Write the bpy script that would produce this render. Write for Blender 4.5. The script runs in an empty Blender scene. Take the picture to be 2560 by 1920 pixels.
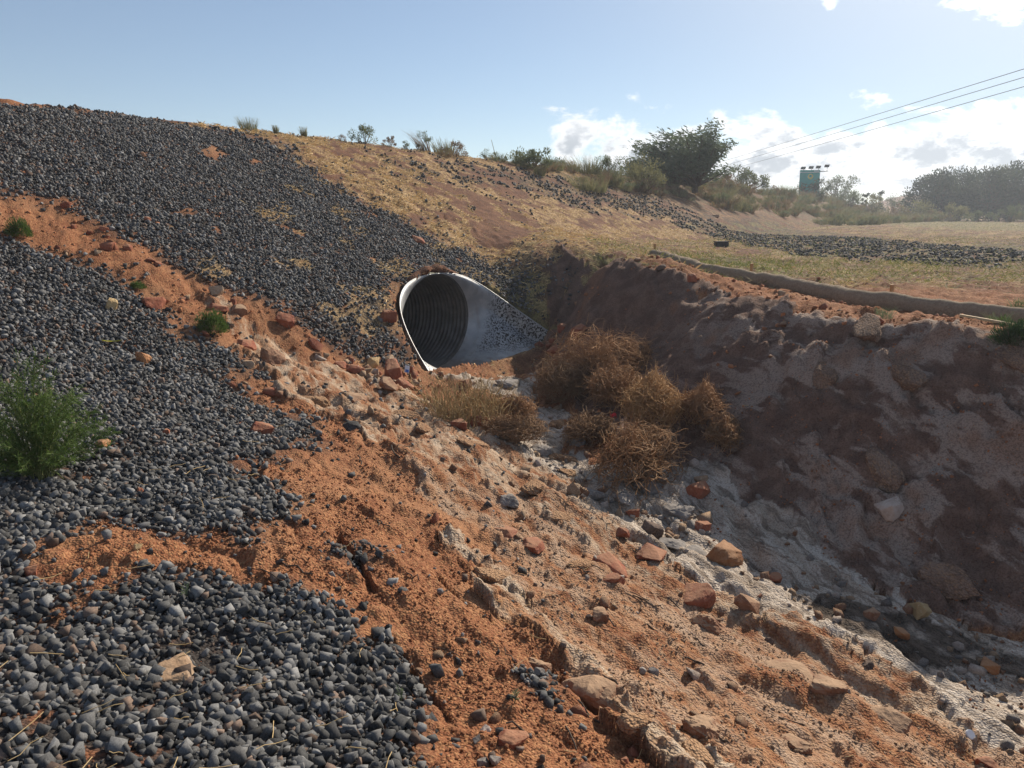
import bpy, bmesh, math, random
import numpy as np
from mathutils import Vector, Matrix, Quaternion
random.seed(5)
sc = bpy.context.scene
COL = sc.collection
# ------------------------------------------------------------------ camera
cam = bpy.data.cameras.new('camera'); camo = bpy.data.objects.new('camera', cam); COL.objects.link(camo)
camo.location = (0, 0, 2.3); camo.rotation_euler = (math.radians(90-12), 0, 0)
cam.sensor_width = 36; cam.angle = 2*math.atan(1280/1971.)
cam.clip_start = .05; cam.clip_end = 6000
sc.camera = camo
sc.view_settings.view_transform = 'Standard'; sc.view_settings.look = 'None'
sc.view_settings.exposure = .32; sc.view_settings.gamma = 1
sc.cycles.use_denoising = True
sc.cycles.max_bounces = 4; sc.cycles.diffuse_bounces = 2; sc.cycles.volume_bounces = 1; sc.cycles.transparent_max_bounces = 16
# ------------------------------------------------------------------ sun and sky
VEIL_HAZE = .0012
SUN_AZ, SUN_EL = math.radians(36), math.radians(31)
SDIR = Vector((math.sin(SUN_AZ)*math.cos(SUN_EL), math.cos(SUN_AZ)*math.cos(SUN_EL), math.sin(SUN_EL)))
sun = bpy.data.lights.new('sun', 'SUN'); suno = bpy.data.objects.new('sun', sun); COL.objects.link(suno)
sun.energy = 5.0; sun.angle = math.radians(.6); sun.color = (1, .90, .76)
suno.rotation_euler = SDIR.to_track_quat('Z', 'Y').to_euler(); suno.location = (20, 20, 20)

class NT:
    """small node-tree helper"""
    def __init__(s, t): s.t = t; t.nodes.clear()
    def n(s, typ, **kw):
        nd = s.t.nodes.new(typ)
        for k, v in kw.items():
            if k.startswith('i_'):
                key = k[2:]; key = int(key) if key.isdigit() else key
                s.put(nd.inputs[key], v)
            else: setattr(nd, k, v)
        return nd
    def put(s, sock, v):
        if isinstance(v, bpy.types.NodeSocket): s.t.links.new(v, sock)
        elif isinstance(v, (tuple, list)) and len(v) == 3 and sock.type == 'RGBA': sock.default_value = (*v, 1)
        else: sock.default_value = v
    def m(s, op, a, b=0., c=0., clamp=False):
        nd = s.t.nodes.new('ShaderNodeMath'); nd.operation = op; nd.use_clamp = clamp
        for i, v in enumerate((a, b, c)): s.put(nd.inputs[i], v)
        return nd.outputs[0]
    def mix(s, f, a, b, mode='MIX'):
        nd = s.t.nodes.new('ShaderNodeMix'); nd.data_type = 'RGBA'; nd.blend_type = mode
        s.put(nd.inputs[0], f); s.put(nd.inputs[6], a); s.put(nd.inputs[7], b); return nd.outputs[2]
    def noise(s, vec, scale, detail=4, rough=.55, dist=0., out=0):
        nd = s.n('ShaderNodeTexNoise'); s.put(nd.inputs['Vector'], vec)
        nd.inputs['Scale'].default_value = scale; nd.inputs['Detail'].default_value = detail
        nd.inputs['Roughness'].default_value = rough; nd.inputs['Distortion'].default_value = dist; return nd.outputs[out]
    def vmap2(s, vec, rot):
        nd = s.n('ShaderNodeMapping'); s.put(nd.inputs[0], vec); nd.inputs['Rotation'].default_value = rot; return nd.outputs[0]
    def step(s, x, a, b):
        nd = s.n('ShaderNodeMapRange', interpolation_type='SMOOTHSTEP'); s.put(nd.inputs[0], x)
        nd.inputs[1].default_value = a; nd.inputs[2].default_value = b; return nd.outputs[0]
    def vmap(s, vec, scale=(1, 1, 1), rot=(0, 0, 0), loc=(0, 0, 0)):
        if any(rot): vec = s.vmap2(vec, rot); rot = (0, 0, 0)
        nd = s.n('ShaderNodeMapping'); s.put(nd.inputs[0], vec)
        nd.inputs['Location'].default_value = loc; nd.inputs['Rotation'].default_value = rot; nd.inputs['Scale'].default_value = scale
        return nd.outputs[0]

world = bpy.data.worlds.new('World'); sc.world = world; world.use_nodes = True
world.cycles.sampling_method = 'MANUAL'; world.cycles.sample_map_resolution = 512
w = NT(world.node_tree)
sky = w.n('ShaderNodeTexSky', sky_type='NISHITA', sun_disc=False)
sky.sun_elevation = SUN_EL; sky.sun_rotation = SUN_AZ; sky.altitude = 1200
sky.air_density = 1.0; sky.dust_density = .12; sky.ozone_density = 1.6
tc = w.n('ShaderNodeTexCoord').outputs['Generated']
sx = w.n('ShaderNodeSeparateXYZ', i_0=tc)
az = w.m('MULTIPLY', w.m('ARCTAN2', sx.outputs[0], sx.outputs[1]), 57.2958)
el = w.m('MULTIPLY', w.m('ARCSINE', sx.outputs[2]), 57.2958)
CLOUDS = [(4.2, 5.0, 2.6, 3.6), (34, 14.5, 10, 5.4), (20.5, 13.3, 1.0, 1.2), (23.5, 14.8, 3.4, 1.0), (60, 22, 20, 9), (-110, 12, 30, 6)]
# clouds: a ragged cumulus bank low on the horizon (it ends where the left half of the view begins), higher white sheets by the sun, a few puffs
cv = w.n('ShaderNodeCombineXYZ', i_0=az, i_1=el).outputs[0]
n1 = w.noise(w.vmap(cv, (1, 1.9, 1)), .20, 5, .6, .3); n2 = w.noise(w.vmap(cv, (1, 1.5, 1), loc=(40, 9, 3)), .8, 4, .6)
def puff(a, e, ra, re):
    q = w.n('ShaderNodeVectorMath', operation='MULTIPLY', i_0=w.n('ShaderNodeVectorMath', operation='SUBTRACT', i_0=cv, i_1=(a, e, 0)).outputs[0], i_1=(1/ra, 1/re, 0)).outputs[0]
    return w.m('SUBTRACT', 1., w.n('ShaderNodeVectorMath', operation='LENGTH', i_0=q).outputs['Value'])
band = w.m('SUBTRACT', 1., w.m('ABSOLUTE', w.m('DIVIDE', w.m('SUBTRACT', el, 3.6), 3.9)))
awrap = w.m('ABSOLUTE', w.m('SUBTRACT', az, 92.))
band = w.m('SUBTRACT', band, w.m('MAXIMUM', w.m('MULTIPLY', w.m('SUBTRACT', awrap, 88.5), .5), 0.))
f = w.m('MULTIPLY', band, .95)
for q in CLOUDS: f = w.m('MAXIMUM', f, w.m('MULTIPLY', puff(*q), 1.35))
f = w.m('ADD', f, w.m('MULTIPLY', w.m('SUBTRACT', n1, .5), 3.0))
f = w.m('ADD', f, w.m('MULTIPLY', w.m('SUBTRACT', n2, .5), .75))
cover = w.step(f, .26, .72)
core = w.m('MULTIPLY', w.step(w.m('ADD', f, w.m('MULTIPLY', w.m('SUBTRACT', n2, .5), .9)), .45, 1.15), w.step(el, 9., 4.))
sd = w.n('ShaderNodeVectorMath', operation='DOT_PRODUCT', i_0=tc, i_1=tuple(SDIR)).outputs['Value']
glow = w.m('POWER', w.m('MAXIMUM', sd, 0.), 14.); glow2 = w.m('POWER', w.m('MAXIMUM', sd, 0.), 11.)
ccol = w.mix(core, (13.0, 13.1, 13.3), (5.8, 6.3, 7.0))
ccol = w.mix(1., ccol, w.n('ShaderNodeCombineColor', i_0=w.m('ADD', .78, w.m('MULTIPLY', glow, 1.3)), i_1=w.m('ADD', .78, w.m('MULTIPLY', glow, 1.28)), i_2=w.m('ADD', .78, w.m('MULTIPLY', glow, 1.22))).outputs[0], 'MULTIPLY')
veil = w.mix(w.m('ADD', .13, w.m('MULTIPLY', glow2, .95)), sky.outputs[0], w.mix(glow2, (6.0, 6.5, 7.0), (12., 12.2, 12.4)))      # thin high cloud veil
skc = w.mix(w.m('MULTIPLY', cover, .93), veil, ccol)
bg = w.n('ShaderNodeBackground', i_0=skc, i_1=.085)
w.t.links.new(bg.outputs[0], w.n('ShaderNodeOutputWorld').inputs[0])
# ------------------------------------------------------------------ measured layout of the place (metres)
CTRL=[(-1.48,2.00,0.74),(-0.78,2.10,0.66),(0.00,2.35,0.47),(0.83,2.75,0.15),(2.52,3.40,-0.35),(-2.49,3.60,0.82),(-1.93,2.70,0.74),(-1.53,4.20,0.74),(-1.13,3.00,0.66),(-2.34,6.60,0.76),(-2.79,8.00,1.06),(-2.96,5.80,0.94),(-2.15,4.10,0.78),(-3.35,5.00,1.00),(-0.69,3.30,0.60),(-0.94,4.60,0.59),(-1.20,6.00,0.57),(-1.85,8.30,0.58),(-2.56,8.60,0.88),(-1.31,9.00,0.39),(-0.75,5.00,0.44),(-0.28,6.50,0.25),(-0.75,8.00,0.30),(0.05,4.30,0.21),(0.70,3.90,0.05),(1.31,3.75,-0.10),(1.86,3.55,-0.19),(-0.45,2.85,0.48),(0.22,3.20,0.26),(0.63,5.30,0.03),(1.31,4.55,-0.19),(0.38,5.90,0.11),(-0.52,10.00,0.23),(0.00,9.90,0.20),(0.24,9.10,0.12),(0.51,8.10,0.06),(0.84,7.20,-0.05),(1.11,6.46,-0.10),(1.71,5.50,-0.22),(2.49,4.90,-0.29),(3.04,4.45,-0.40),(2.95,4.07,-0.43),(1.98,5.00,-0.28),(2.53,4.20,-0.38),(0.97,8.40,0.16),(1.36,6.93,-0.00),(2.12,5.87,-0.15),(2.96,5.30,-0.25),(3.47,4.90,-0.32),(1.38,9.90,0.51),(1.95,8.00,0.64),(1.19,11.80,1.43),(1.91,10.50,1.48),(2.60,9.00,1.39),(3.24,7.75,1.30),(3.90,6.80,1.25),(4.27,6.50,1.23),(2.71,15.00,1.53),(4.48,10.80,1.29),(5.71,8.75,1.17),(4.97,9.60,1.23),(3.62,12.60,1.41),(1.04,13.80,1.63),(2.28,12.60,1.49),(2.80,11.80,1.43),(3.11,10.80,1.38),(3.92,9.40,1.26),(5.04,7.70,1.17),(4.60,8.05,1.20),(3.48,10.10,1.30),(4.35,8.80,1.21),(5.24,9.20,1.21),(8.20,12.70,1.30),(12.51,19.50,1.35),(26.79,42.00,1.50),(50.88,80.00,1.87),(11.87,29.00,1.47),(8.36,27.00,1.52),(4.43,17.00,1.48),(24.46,60.00,1.75),(7.63,16.50,1.34),(5.24,25.00,1.58),(0.33,12.90,0.63),(0.81,12.70,0.56),(0.66,11.70,0.27),(0.00,0.00,0.68),(-3.00,-3.00,0.85),(3.00,-3.00,-0.30),(4.20,1.00,-0.45),(3.40,3.00,-0.42),(-4.00,1.00,1.00),(7.00,0.00,0.10),(8.50,2.00,1.10),(10.00,5.00,1.20),(-8.00,0.00,1.50),(14.00,8.00,1.25),(20.00,14.00,1.30),(2.00,1.00,0.10),(30.00,30.00,1.45),(60.00,60.00,1.70),(40.00,100.00,1.90),(-1.30,0.80,0.78),(14.00,-3.00,1.20),(-6.00,-8.00,1.20),(6.00,-8.00,-0.20)]
ZONES={
 'gravel_up':[(-6.19,8.16),(-5.76,9.13),(-5.39,9.36),(-5.2,9.41),(-4.89,9.36),(-4.56,9.2),(-4.32,9.25),(-3.93,9.2),(-3.58,8.97),(-3.25,9.07),(-2.87,8.98),(-2.56,9.18),(-2.38,9.14),(-2.18,9.08),(-1.99,9.05),(-1.82,9.47),(-1.62,9.39),(-1.33,9.76),(-1.19,10.06),(-1.51,10.56),(-1.6,10.92),(-1.5,11.9),(-1.21,12.66),(-0.75,12.85),(-0.2,13.1),(0.33,12.97),(0.69,12.87),(0.67,13.23),(0.75,13.52),(0.59,13.81),(0.28,14.16),(-0.23,14.11),(-0.6,14.46),(-0.97,14.26),(-1.38,14.14),(-1.71,14.36),(-2.05,14.61),(-2.41,14.63),(-2.75,14.43),(-3.1,14.61),(-3.38,14.73),(-3.9,15.72),(-4.39,15.86),(-5.05,15.52),(-5.66,14.72),(-6.2,14.33),(-6.57,13.99),(-7.24,11.72),(-7.75,10.45)],
 'gravel_low':[(-5.75,7.31),(-5.23,8.21),(-4.94,7.96),(-4.65,8.24),(-4.5,8.17),(-4.17,8.32),(-3.86,8.16),(-3.64,7.84),(-3.48,7.83),(-3.18,7.65),(-2.99,7.48),(-2.85,7.5),(-2.62,7.56),(-2.45,7.42),(-2.52,7.16),(-2.53,6.84),(-2.29,6.67),(-2.0,6.5),(-1.77,6.67),(-1.73,6.4),(-1.54,5.92),(-1.51,5.44),(-1.61,5.15),(-1.75,4.99),(-1.59,4.68),(-1.31,4.45),(-1.24,4.11),(-1.34,3.92),(-1.26,3.66),(-1.29,3.59),(-1.48,3.76),(-1.73,3.67),(-1.95,3.7),(-2.13,3.81),(-2.25,3.81),(-2.13,3.49),(-2.19,3.29),(-2.09,3.19),(-1.8,3.09),(-1.85,3.01),(-1.91,2.82),(-1.91,2.75),(-1.83,2.85),(-1.73,2.96),(-1.66,3.04),(-1.63,3.19),(-1.49,3.36),(-1.33,3.32),(-1.16,3.27),(-1.01,3.32),(-0.84,3.27),(-0.76,3.17),(-0.73,3.07),(-0.68,3.0),(-0.6,3.14),(-0.52,3.12),(-0.36,2.98),(-0.35,2.72),(-0.34,2.52),(-0.34,2.28),(-0.27,2.09),(-0.23,1.74),(-1.58,1.57)],
 'gravel_bit1':[(-1.01,3.88),(-0.87,4.04),(-0.69,3.99),(-0.78,3.78),(-0.91,3.73)],
 'gravel_bit2':[(-0.01,3.17),(0.18,3.29),(0.2,2.96),(0.26,2.89),(0.17,2.91),(0.05,3.09)],
 'pale_ledge':[(-3.27,8.73),(-2.63,8.91),(-1.95,8.79),(-1.31,8.99),(-0.56,8.24),(0.29,7.81),(0.94,6.52),(1.5,5.9),(1.98,5.42),(2.33,4.55),(2.55,3.82),(2.13,3.67),(1.7,4.22),(1.12,4.83),(0.47,5.14),(-0.09,5.62),(-0.72,5.94),(-1.52,6.76),(-2.24,7.47),(-2.71,7.77)],
 'pale_a':[(-0.45,4.58),(-0.31,4.76),(-0.1,4.47),(0.15,3.83),(0.45,3.36),(0.52,3.13),(0.38,3.21),(0.19,3.49),(-0.02,3.73),(-0.23,4.18)],
 'pale_b':[(0.39,3.1),(0.53,3.1),(0.69,2.84),(0.88,2.66),(0.68,2.48),(0.56,2.68),(0.43,2.87)],
 'tan_slope':[(-0.8,6.6),(0.28,7.45),(1.3,5.72),(1.94,4.88),(2.29,3.97),(2.67,3.22),(1.95,2.27),(0.7,1.86),(0.63,2.57),(0.4,3.22),(0.04,4.09),(-0.35,4.96),(-0.82,5.54)],
 'sand':[(-0.29,11.09),(0.31,9.94),(0.42,8.96),(0.72,8.06),(1.03,6.89),(1.52,6.79),(1.83,6.63),(2.09,6.32),(2.46,5.94),(2.45,5.49),(2.8,4.96),(3.63,4.58),(2.59,3.11),(2.36,3.79),(2.04,4.39),(1.6,4.92),(1.12,5.21),(0.76,5.78),(0.38,6.82),(0.04,7.95),(-0.2,9.42),(-0.8,9.62)],
 'dark_sed':[(1.95,4.83),(2.31,5.0),(2.73,4.84),(2.95,4.64),(3.22,4.34),(3.08,4.11),(2.68,4.26),(2.44,4.25),(2.3,4.38),(2.11,4.38)],
 'red_strip':[(-2.62,17.97),(-2.02,18.34),(-1.24,18.46),(-0.45,18.86),(0.25,19.15),(0.33,16.45),(-0.03,14.94),(-0.49,15.46),(-0.66,17.15),(-1.2,17.89),(-2.01,17.81)],
 'gravel_band':[(-3.05,17.93),(-2.58,18.66),(-1.85,19.3),(-0.54,22.86),(0.84,24.3),(2.33,26.53),(4.5,29.94),(6.91,32.4),(10.11,36.5),(14.51,42.92),(14.87,35.81),(14.64,31.62),(13.32,25.24),(19.34,30.26),(21.77,30.71),(12.25,17.17),(10.84,16.85),(9.01,15.17),(7.7,17.11),(6.91,18.67),(7.1,24.49),(7.15,28.1),(5.42,27.24),(3.92,25.92),(2.13,24.18),(0.77,22.37),(-0.5,20.98),(-1.78,18.52),(-2.51,18.11)],
 'gravel_band2':[(0.89,22.61),(2.0,23.83),(2.61,23.99),(1.75,22.13),(1.08,21.76)],
 'green_a':[(3.06,16.5),(4.19,16.05),(5.21,15.25),(4.46,12.63),(3.22,12.3),(1.98,10.97)],
 'green_b':[(38.33,88.84),(56.17,110.86),(39.45,61.99),(41.48,58.74),(30.88,43.66),(25.46,45.65),(27.98,61.16)],
 'scrub':[(-0.37,25.2),(0.95,27.64),(3.5,32.38),(8.45,40.9),(17.58,57.48),(39.31,96.94),(75.8,150),(78.48,135.1),(29.69,61.56),(17.84,49.9),(10.85,38.38),(6.99,33.69),(2.99,27.56),(0.85,24.76)],
 'bank':[(0.87,14.51),(1.62,11.49),(2.23,10.56),(2.67,9.25),(3.04,8.3),(3.44,7.32),(3.9,6.8),(5.11,6.54),(3.72,4.37),(3.32,4.66),(2.78,4.94),(2.03,5.56),(1.31,6.63),(0.8,8.98),(0.71,11.47),(0.74,13.33)],
}
ROCKS=[
 (-1.87, 5.67, 0.185, 0.62, 'red', 'squarish brick-red rock lying in the dark gravel near the red slope'),
 (-2.68, 7.87, 0.186, 0.6, 'red', 'red rock with flat top just below the domed green cushion plant'),
 (-2.52, 7.41, 0.115, 0.7, 'tan', 'small grey-tan angular stone left of the dark brown boulder'),
 (-2.99, 8.59, 0.197, 0.7, 'brown', 'brown block at the upper gravel edge above the cushion plant'),
 (-3.27, 8.74, 0.155, 0.8, 'tan', 'upright tan rock at the lower edge of the upper gravel'),
 (-3.16, 8.43, 0.18, 0.5, 'red', 'low red block between two rocks left of the pale ledge'),
 (-2.24, 8.89, 0.183, 0.7, 'red', 'brown-red rock at the gravel edge left of the culvert rubble'),
 (-1.96, 8.84, 0.146, 0.7, 'red', 'small red rock at the left end of the culvert rubble'),
 (-1.67, 9.29, 0.144, 1.2, 'yellow', 'upright yellowish stone in the rubble left of the culvert'),
 (-1.5, 9.61, 0.198, 0.7, 'tan', 'pale tan stone behind the rubble beside the culvert wing'),
 (-1.79, 8.76, 0.227, 0.7, 'red', 'red block in the middle of the rubble left of the culvert'),
 (-1.39, 9.01, 0.327, 0.8, 'red', 'largest red rock of the rubble left of the culvert wing'),
 (-1.33, 8.31, 0.216, 0.65, 'brown', 'brown-red rock at the near edge of the culvert rubble'),
 (-1.22, 8.73, 0.236, 0.8, 'red', 'red rock under the culvert wing tip beside the dry grass'),
 (-1.21, 8.36, 0.104, 0.7, 'yellow', 'small yellow-tan stone at the foot of the culvert rubble'),
 (-1.62, 10.32, 0.221, 1.0, 'red', 'big red rock leaning against the left side of the culvert'),
 (-1.27, 9.66, 0.11, 1.1, 'red', 'narrow upright red stone next to the metal wing tip'),
 (-1.33, 6.35, 0.173, 0.5, 'clinker', 'black clinker lump on the pale ledge above the red slope'),
 (-0.5, 7.93, 0.125, 0.9, 'red', 'red rock at the back of the trio beside the dry grass'),
 (-0.33, 7.78, 0.221, 0.72, 'red', 'largest rounded red block of the trio beside the tumbleweeds'),
 (-0.51, 7.41, 0.171, 0.65, 'red', 'front left red block of the trio beside the dry grass'),
 (-0.57, 9.45, 0.157, 0.9, 'brown', 'brown rock poking from the dry grass below the culvert'),
 (0.65, 11.51, 0.249, 0.7, 'red', 'red rock at the tip of the right culvert wing'),
 (0.93, 10.85, 0.289, 0.6, 'red', 'broad red rock right of the culvert wing above the tumbleweeds'),
 (0.78, 12.05, 0.222, 0.7, 'red', 'smaller red rock behind the right culvert wing tip'),
 (0.43, 12.82, 0.17, 0.8, 'red', 'little red rock on the gravel edge behind the right wing'),
 (1.59, 6.42, 0.213, 0.75, 'red', 'leaning orange-red rock at the right of the lowest tumbleweed'),
 (1.67, 6.64, 0.12, 0.7, 'tan', 'small tan stone just above the leaning orange-red rock'),
 (1.52, 5.92, 0.128, 0.75, 'red', 'red-brown stone on the edge of the pale channel bed'),
 (1.08, 5.76, 0.18, 0.8, 'dark', 'dark brown rock among the stones of the channel edge'),
 (0.81, 5.52, 0.125, 0.75, 'red', 'red stone left of the dark rock on the channel edge'),
 (0.97, 5.99, 0.11, 0.6, 'red', 'red stone above the dark rock on the channel edge'),
 (1.54, 5.38, 0.264, 0.62, 'orange', 'large orange angular boulder standing on the pale channel bed'),
 (1.87, 5.22, 0.109, 0.75, 'red', 'small maroon stone on the pale bed right of the orange boulder'),
 (2.73, 4.88, 0.157, 0.65, 'yellow', 'pale tan stone on the dark sediment near the shaded bank'),
 (2.36, 4.76, 0.106, 0.75, 'brown', 'brown triangular stone on the dark sediment'),
 (2.5, 4.61, 0.103, 0.85, 'orange', 'orange-brown upright stone in the middle of the dark sediment'),
 (2.9, 4.32, 0.107, 0.75, 'orange', 'orange stone alone on the grey bed at the right edge'),
 (1.52, 4.69, 0.171, 0.75, 'brown', 'brown wedge-shaped rock at the top of the red bank'),
 (1.57, 4.38, 0.059, 0.9, 'dark', 'little dark stone below the brown wedge-shaped rock'),
 (2.12, 4.25, 0.091, 0.6, 'dark', 'dark lump at the lower edge of the dark sediment'),
 (2.34, 3.41, 0.106, 0.6, 'red', 'red-brown rock in the lower right corner'),
 (0.48, 3.97, 0.11, 0.8, 'brown', 'brown-red wedge rock on the middle of the red slope'),
 (0.42, 3.95, 0.039, 0.8, 'dark', 'pebble touching the brown-red wedge rock'),
 (-0.1, 2.62, 0.051, 0.95, 'pale', 'rounded grey-white stone near the bottom of the red slope'),
 (-0.1, 2.4, 0.052, 0.8, 'grey', 'grey stone at the bottom edge of the red slope'),
 (-0.06, 2.4, 0.047, 0.7, 'grey', 'dark grey stone touching the grey one at the bottom edge'),
 (-0.13, 2.54, 0.029, 1.2, 'grey', 'thin upright grey stone below the grey-white one'),
 (0.47, 2.75, 0.066, 0.8, 'red', 'red stone beside the grey crust hump at the bottom'),
 (0.43, 2.64, 0.037, 0.7, 'red', 'small red stone below the one by the crust hump'),
 (0.26, 2.46, 0.08, 0.7, 'red', 'red chunk cut by the bottom edge'),
 (0.71, 3.55, 0.052, 0.8, 'grey', 'dark stone, right one of the pair on the tan slope'),
 (0.65, 3.54, 0.04, 0.8, 'grey', 'dark stone, left one of the pair on the tan slope'),
 (0.12, 3.18, 0.047, 0.9, 'grey', 'dark grey stone left of the big crust hump'),
 (0.0, 2.56, 0.111, 0.45, 'red', 'flat red slab at the bottom of the red slope'),
 (-1.23, 2.59, 0.143, 0.42, 'tan', 'flat tan sandstone slab lying in the near gravel'),
 (-1.74, 3.43, 0.041, 0.8, 'yellow', 'yellow pebble on the bare red patch in the gravel'),
 (-2.1, 3.19, 0.056, 1.1, 'red', 'red stone at the left edge of the bare red patch'),
 (-3.19, 6.73, 0.111, 1.2, 'orange', 'pointed orange flake standing in the gravel'),
 (-2.63, 4.88, 0.093, 0.6, 'orange', 'orange chip on the gravel beside the feathery green plant'),
 (-2.4, 5.27, 0.078, 0.6, 'red', 'red-brown chip in the gravel below the pointed orange flake'),
 (-2.07, 4.17, 0.04, 1.1, 'red', 'tiny red stone in the near gravel below the green plant'),
 (-3.85, 7.56, 0.115, 1.3, 'yellow', 'upright orange-yellow slab at the lower gravel edge'),
 (-3.64, 8.02, 0.22, 0.7, 'red', 'large red rock on the bare red strip near the upright slab'),
 (-5.15, 9.34, 0.111, 0.9, 'red', 'red rock at the upper end of the bare red strip'),
 (-4.66, 9.17, 0.11, 0.7, 'red', 'red rock where the upper gravel meets the red strip'),
 (-4.48, 9.89, 0.079, 0.9, 'red', 'small red stone alone in the upper gravel'),
 (-5.41, 12.01, 0.117, 0.8, 'brown', 'brown stone high on the gravel slope'),
 (-4.24, 8.82, 0.097, 0.7, 'red', 'orange-red stone in the middle of the bare red strip'),
 (-4.4, 8.47, 0.085, 0.8, 'tan', 'tan pebble in the middle of the bare red strip'),
 (-3.92, 8.81, 0.097, 0.7, 'red', 'red stone on the bare strip above the large red rock'),
 (-1.6, 13.65, 0.273, 0.35, 'red', 'flat reddish slab in the gravel above the culvert'),
 (3.47, 11.76, 0.119, 1.2, 'red', 'pointed red stone in front of the sediment roll'),
 (2.32, 10.21, 0.144, 0.8, 'red', 'red stone below the middle of the sediment roll'),
 (3.43, 7.46, 0.183, 0.7, 'red', 'red boulder on the lip of the shaded bank'),
 (2.01, 10.74, 0.151, 0.7, 'dark', 'dark rock below the left end of the sediment roll'),
 (2.9, 5.74, 0.179, 1.0, 'pale', 'pale pinkish stone standing in the shaded bank'),
 (8.47, 33.48, 0.299, 0.6, 'brown', 'brown rock by the black gravel band far up the slope'),
]
BEDDED=[(-2.40,7.78,0.233,0.95,'brown'),(-2.45,8.56,0.264,0.75,'tan'),(-2.58,8.94,0.205,0.60,'red'),(-1.89,8.48,0.290,0.60,'tan'),(-1.82,7.03,0.198,0.75,'tan'),(-1.53,7.44,0.241,0.50,'brown'),(-1.57,8.09,0.315,0.50,'tan'),(-0.02,9.83,0.296,0.35,'grey'),(1.73,6.91,0.234,0.75,'pale'),(1.61,7.12,0.278,0.75,'pale'),(1.50,7.35,0.209,0.70,'grey'),(0.67,4.93,0.226,0.60,'red'),(0.65,4.69,0.165,0.60,'red'),(1.01,5.28,0.213,0.40,'red'),(-0.03,4.93,0.171,0.35,'red'),(0.14,4.87,0.196,0.35,'red'),(-0.36,4.45,0.149,0.70,'pale'),(-0.12,4.24,0.185,0.55,'pale'),(1.21,4.78,0.231,0.60,'red'),(1.19,4.35,0.222,0.60,'brown'),(3.06,5.12,0.267,0.75,'pale'),(2.27,5.70,0.229,0.60,'pale'),(1.93,3.56,0.171,0.50,'brown'),(1.57,3.97,0.299,0.30,'brown'),(1.65,3.69,0.176,0.40,'brown'),(1.26,3.11,0.132,0.50,'brown'),(0.81,3.00,0.137,0.70,'brown'),(0.13,3.32,0.119,0.65,'brown'),(0.08,3.54,0.087,0.70,'tan'),(3.24,6.80,0.268,0.65,'pale'),(3.39,6.61,0.220,0.65,'grey'),(2.94,8.08,0.198,0.80,'tan'),(3.09,7.91,0.218,0.70,'tan'),(2.54,8.32,0.187,0.70,'tan'),(3.12,7.65,0.274,0.50,'grey'),(3.32,7.33,0.315,0.50,'tan'),(2.63,6.94,0.210,0.60,'pale'),(2.45,6.72,0.191,0.50,'brown'),(2.42,6.52,0.221,0.50,'tan'),(3.37,5.89,0.298,0.70,'pale'),(3.00,6.08,0.291,0.40,'tan'),(3.32,5.75,0.292,0.50,'pale'),(2.56,9.42,0.210,0.60,'tan'),(0.08,7.97,0.168,0.60,'pale'),(0.51,6.87,0.161,0.60,'pale'),(0.28,7.45,0.197,0.55,'grey'),(0.65,7.66,0.182,0.60,'grey'),(0.65,6.20,0.199,0.50,'grey'),(0.56,8.94,0.159,0.60,'pale'),(0.48,8.35,0.166,0.60,'pale'),(0.50,7.33,0.179,0.50,'pale'),(1.36,6.16,0.232,0.50,'grey'),(1.19,6.54,0.210,0.50,'grey'),(0.92,6.15,0.182,0.50,'grey'),(1.72,6.14,0.231,0.45,'pale'),(1.34,5.47,0.208,0.50,'grey'),(1.22,5.61,0.182,0.50,'grey'),(-1.07,7.60,0.199,0.50,'tan'),(-1.15,6.86,0.198,0.40,'tan'),(-0.79,6.81,0.215,0.40,'tan'),(-0.35,6.57,0.209,0.40,'tan'),(-0.13,5.98,0.178,0.45,'tan'),(0.16,5.92,0.190,0.45,'tan'),(-0.03,5.58,0.150,0.60,'grey'),(0.35,5.46,0.165,0.45,'tan'),(0.44,4.76,0.156,0.40,'tan'),(0.39,2.82,0.153,0.55,'pale'),(0.50,2.81,0.129,0.60,'pale'),(0.64,3.05,0.174,0.50,'pale'),(0.73,2.74,0.142,0.50,'pale'),(0.36,3.20,0.217,0.55,'brown'),(0.24,3.60,0.141,0.50,'pale'),(3.87,6.19,0.258,0.50,'tan'),(3.63,6.05,0.286,0.40,'brown'),(2.95,6.45,0.271,0.40,'brown'),(2.86,7.07,0.220,0.45,'tan'),(3.34,6.23,0.229,0.40,'brown'),(3.72,5.73,0.274,0.50,'pale'),(2.64,6.02,0.226,0.40,'tan'),(2.47,7.73,0.199,0.40,'brown'),(4.16,6.40,0.231,0.50,'tan'),(3.90,6.53,0.202,0.40,'tan'),(2.03,6.58,0.210,0.50,'pale'),(1.86,6.31,0.203,0.40,'pale')]
TUMBLE=[(1.17,9.39,1.169,0.560,'ball','widest straw-brown tumbleweed at the back of the channel pile'),
(0.58,9.26,0.724,0.482,'dark','dark matted tumbleweed next to the pale sand chute'),
(1.14,8.57,0.671,0.492,'ball','tumbleweed in the middle of the pile behind the round one'),
(1.38,7.56,0.656,0.597,'round','rounded golden tumbleweed like a mop in front of the pile'),
(1.84,7.39,0.465,0.407,'ball','loose brown tumbleweed right of the rounded one'),
(1.96,7.03,0.352,0.278,'stick','small sticky tumbleweed furthest right at the shaded bank'),
(1.10,6.67,0.837,0.516,'stick','low tangled tumbleweed lying lowest in the channel'),
(0.78,7.78,0.533,0.287,'dark','dark flattened brush under the front of the tumbleweed pile'),
(-0.49,7.94,0.791,0.416,'grass','pale dry grass tuft below the left culvert wing'),
(0.04,8.24,0.398,0.346,'ball','small grey-brown tumbleweed ball left of the sand chute'),
(0.04,7.47,0.473,0.295,'dark','flattened tumbleweed remains below the small ball')]
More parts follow.
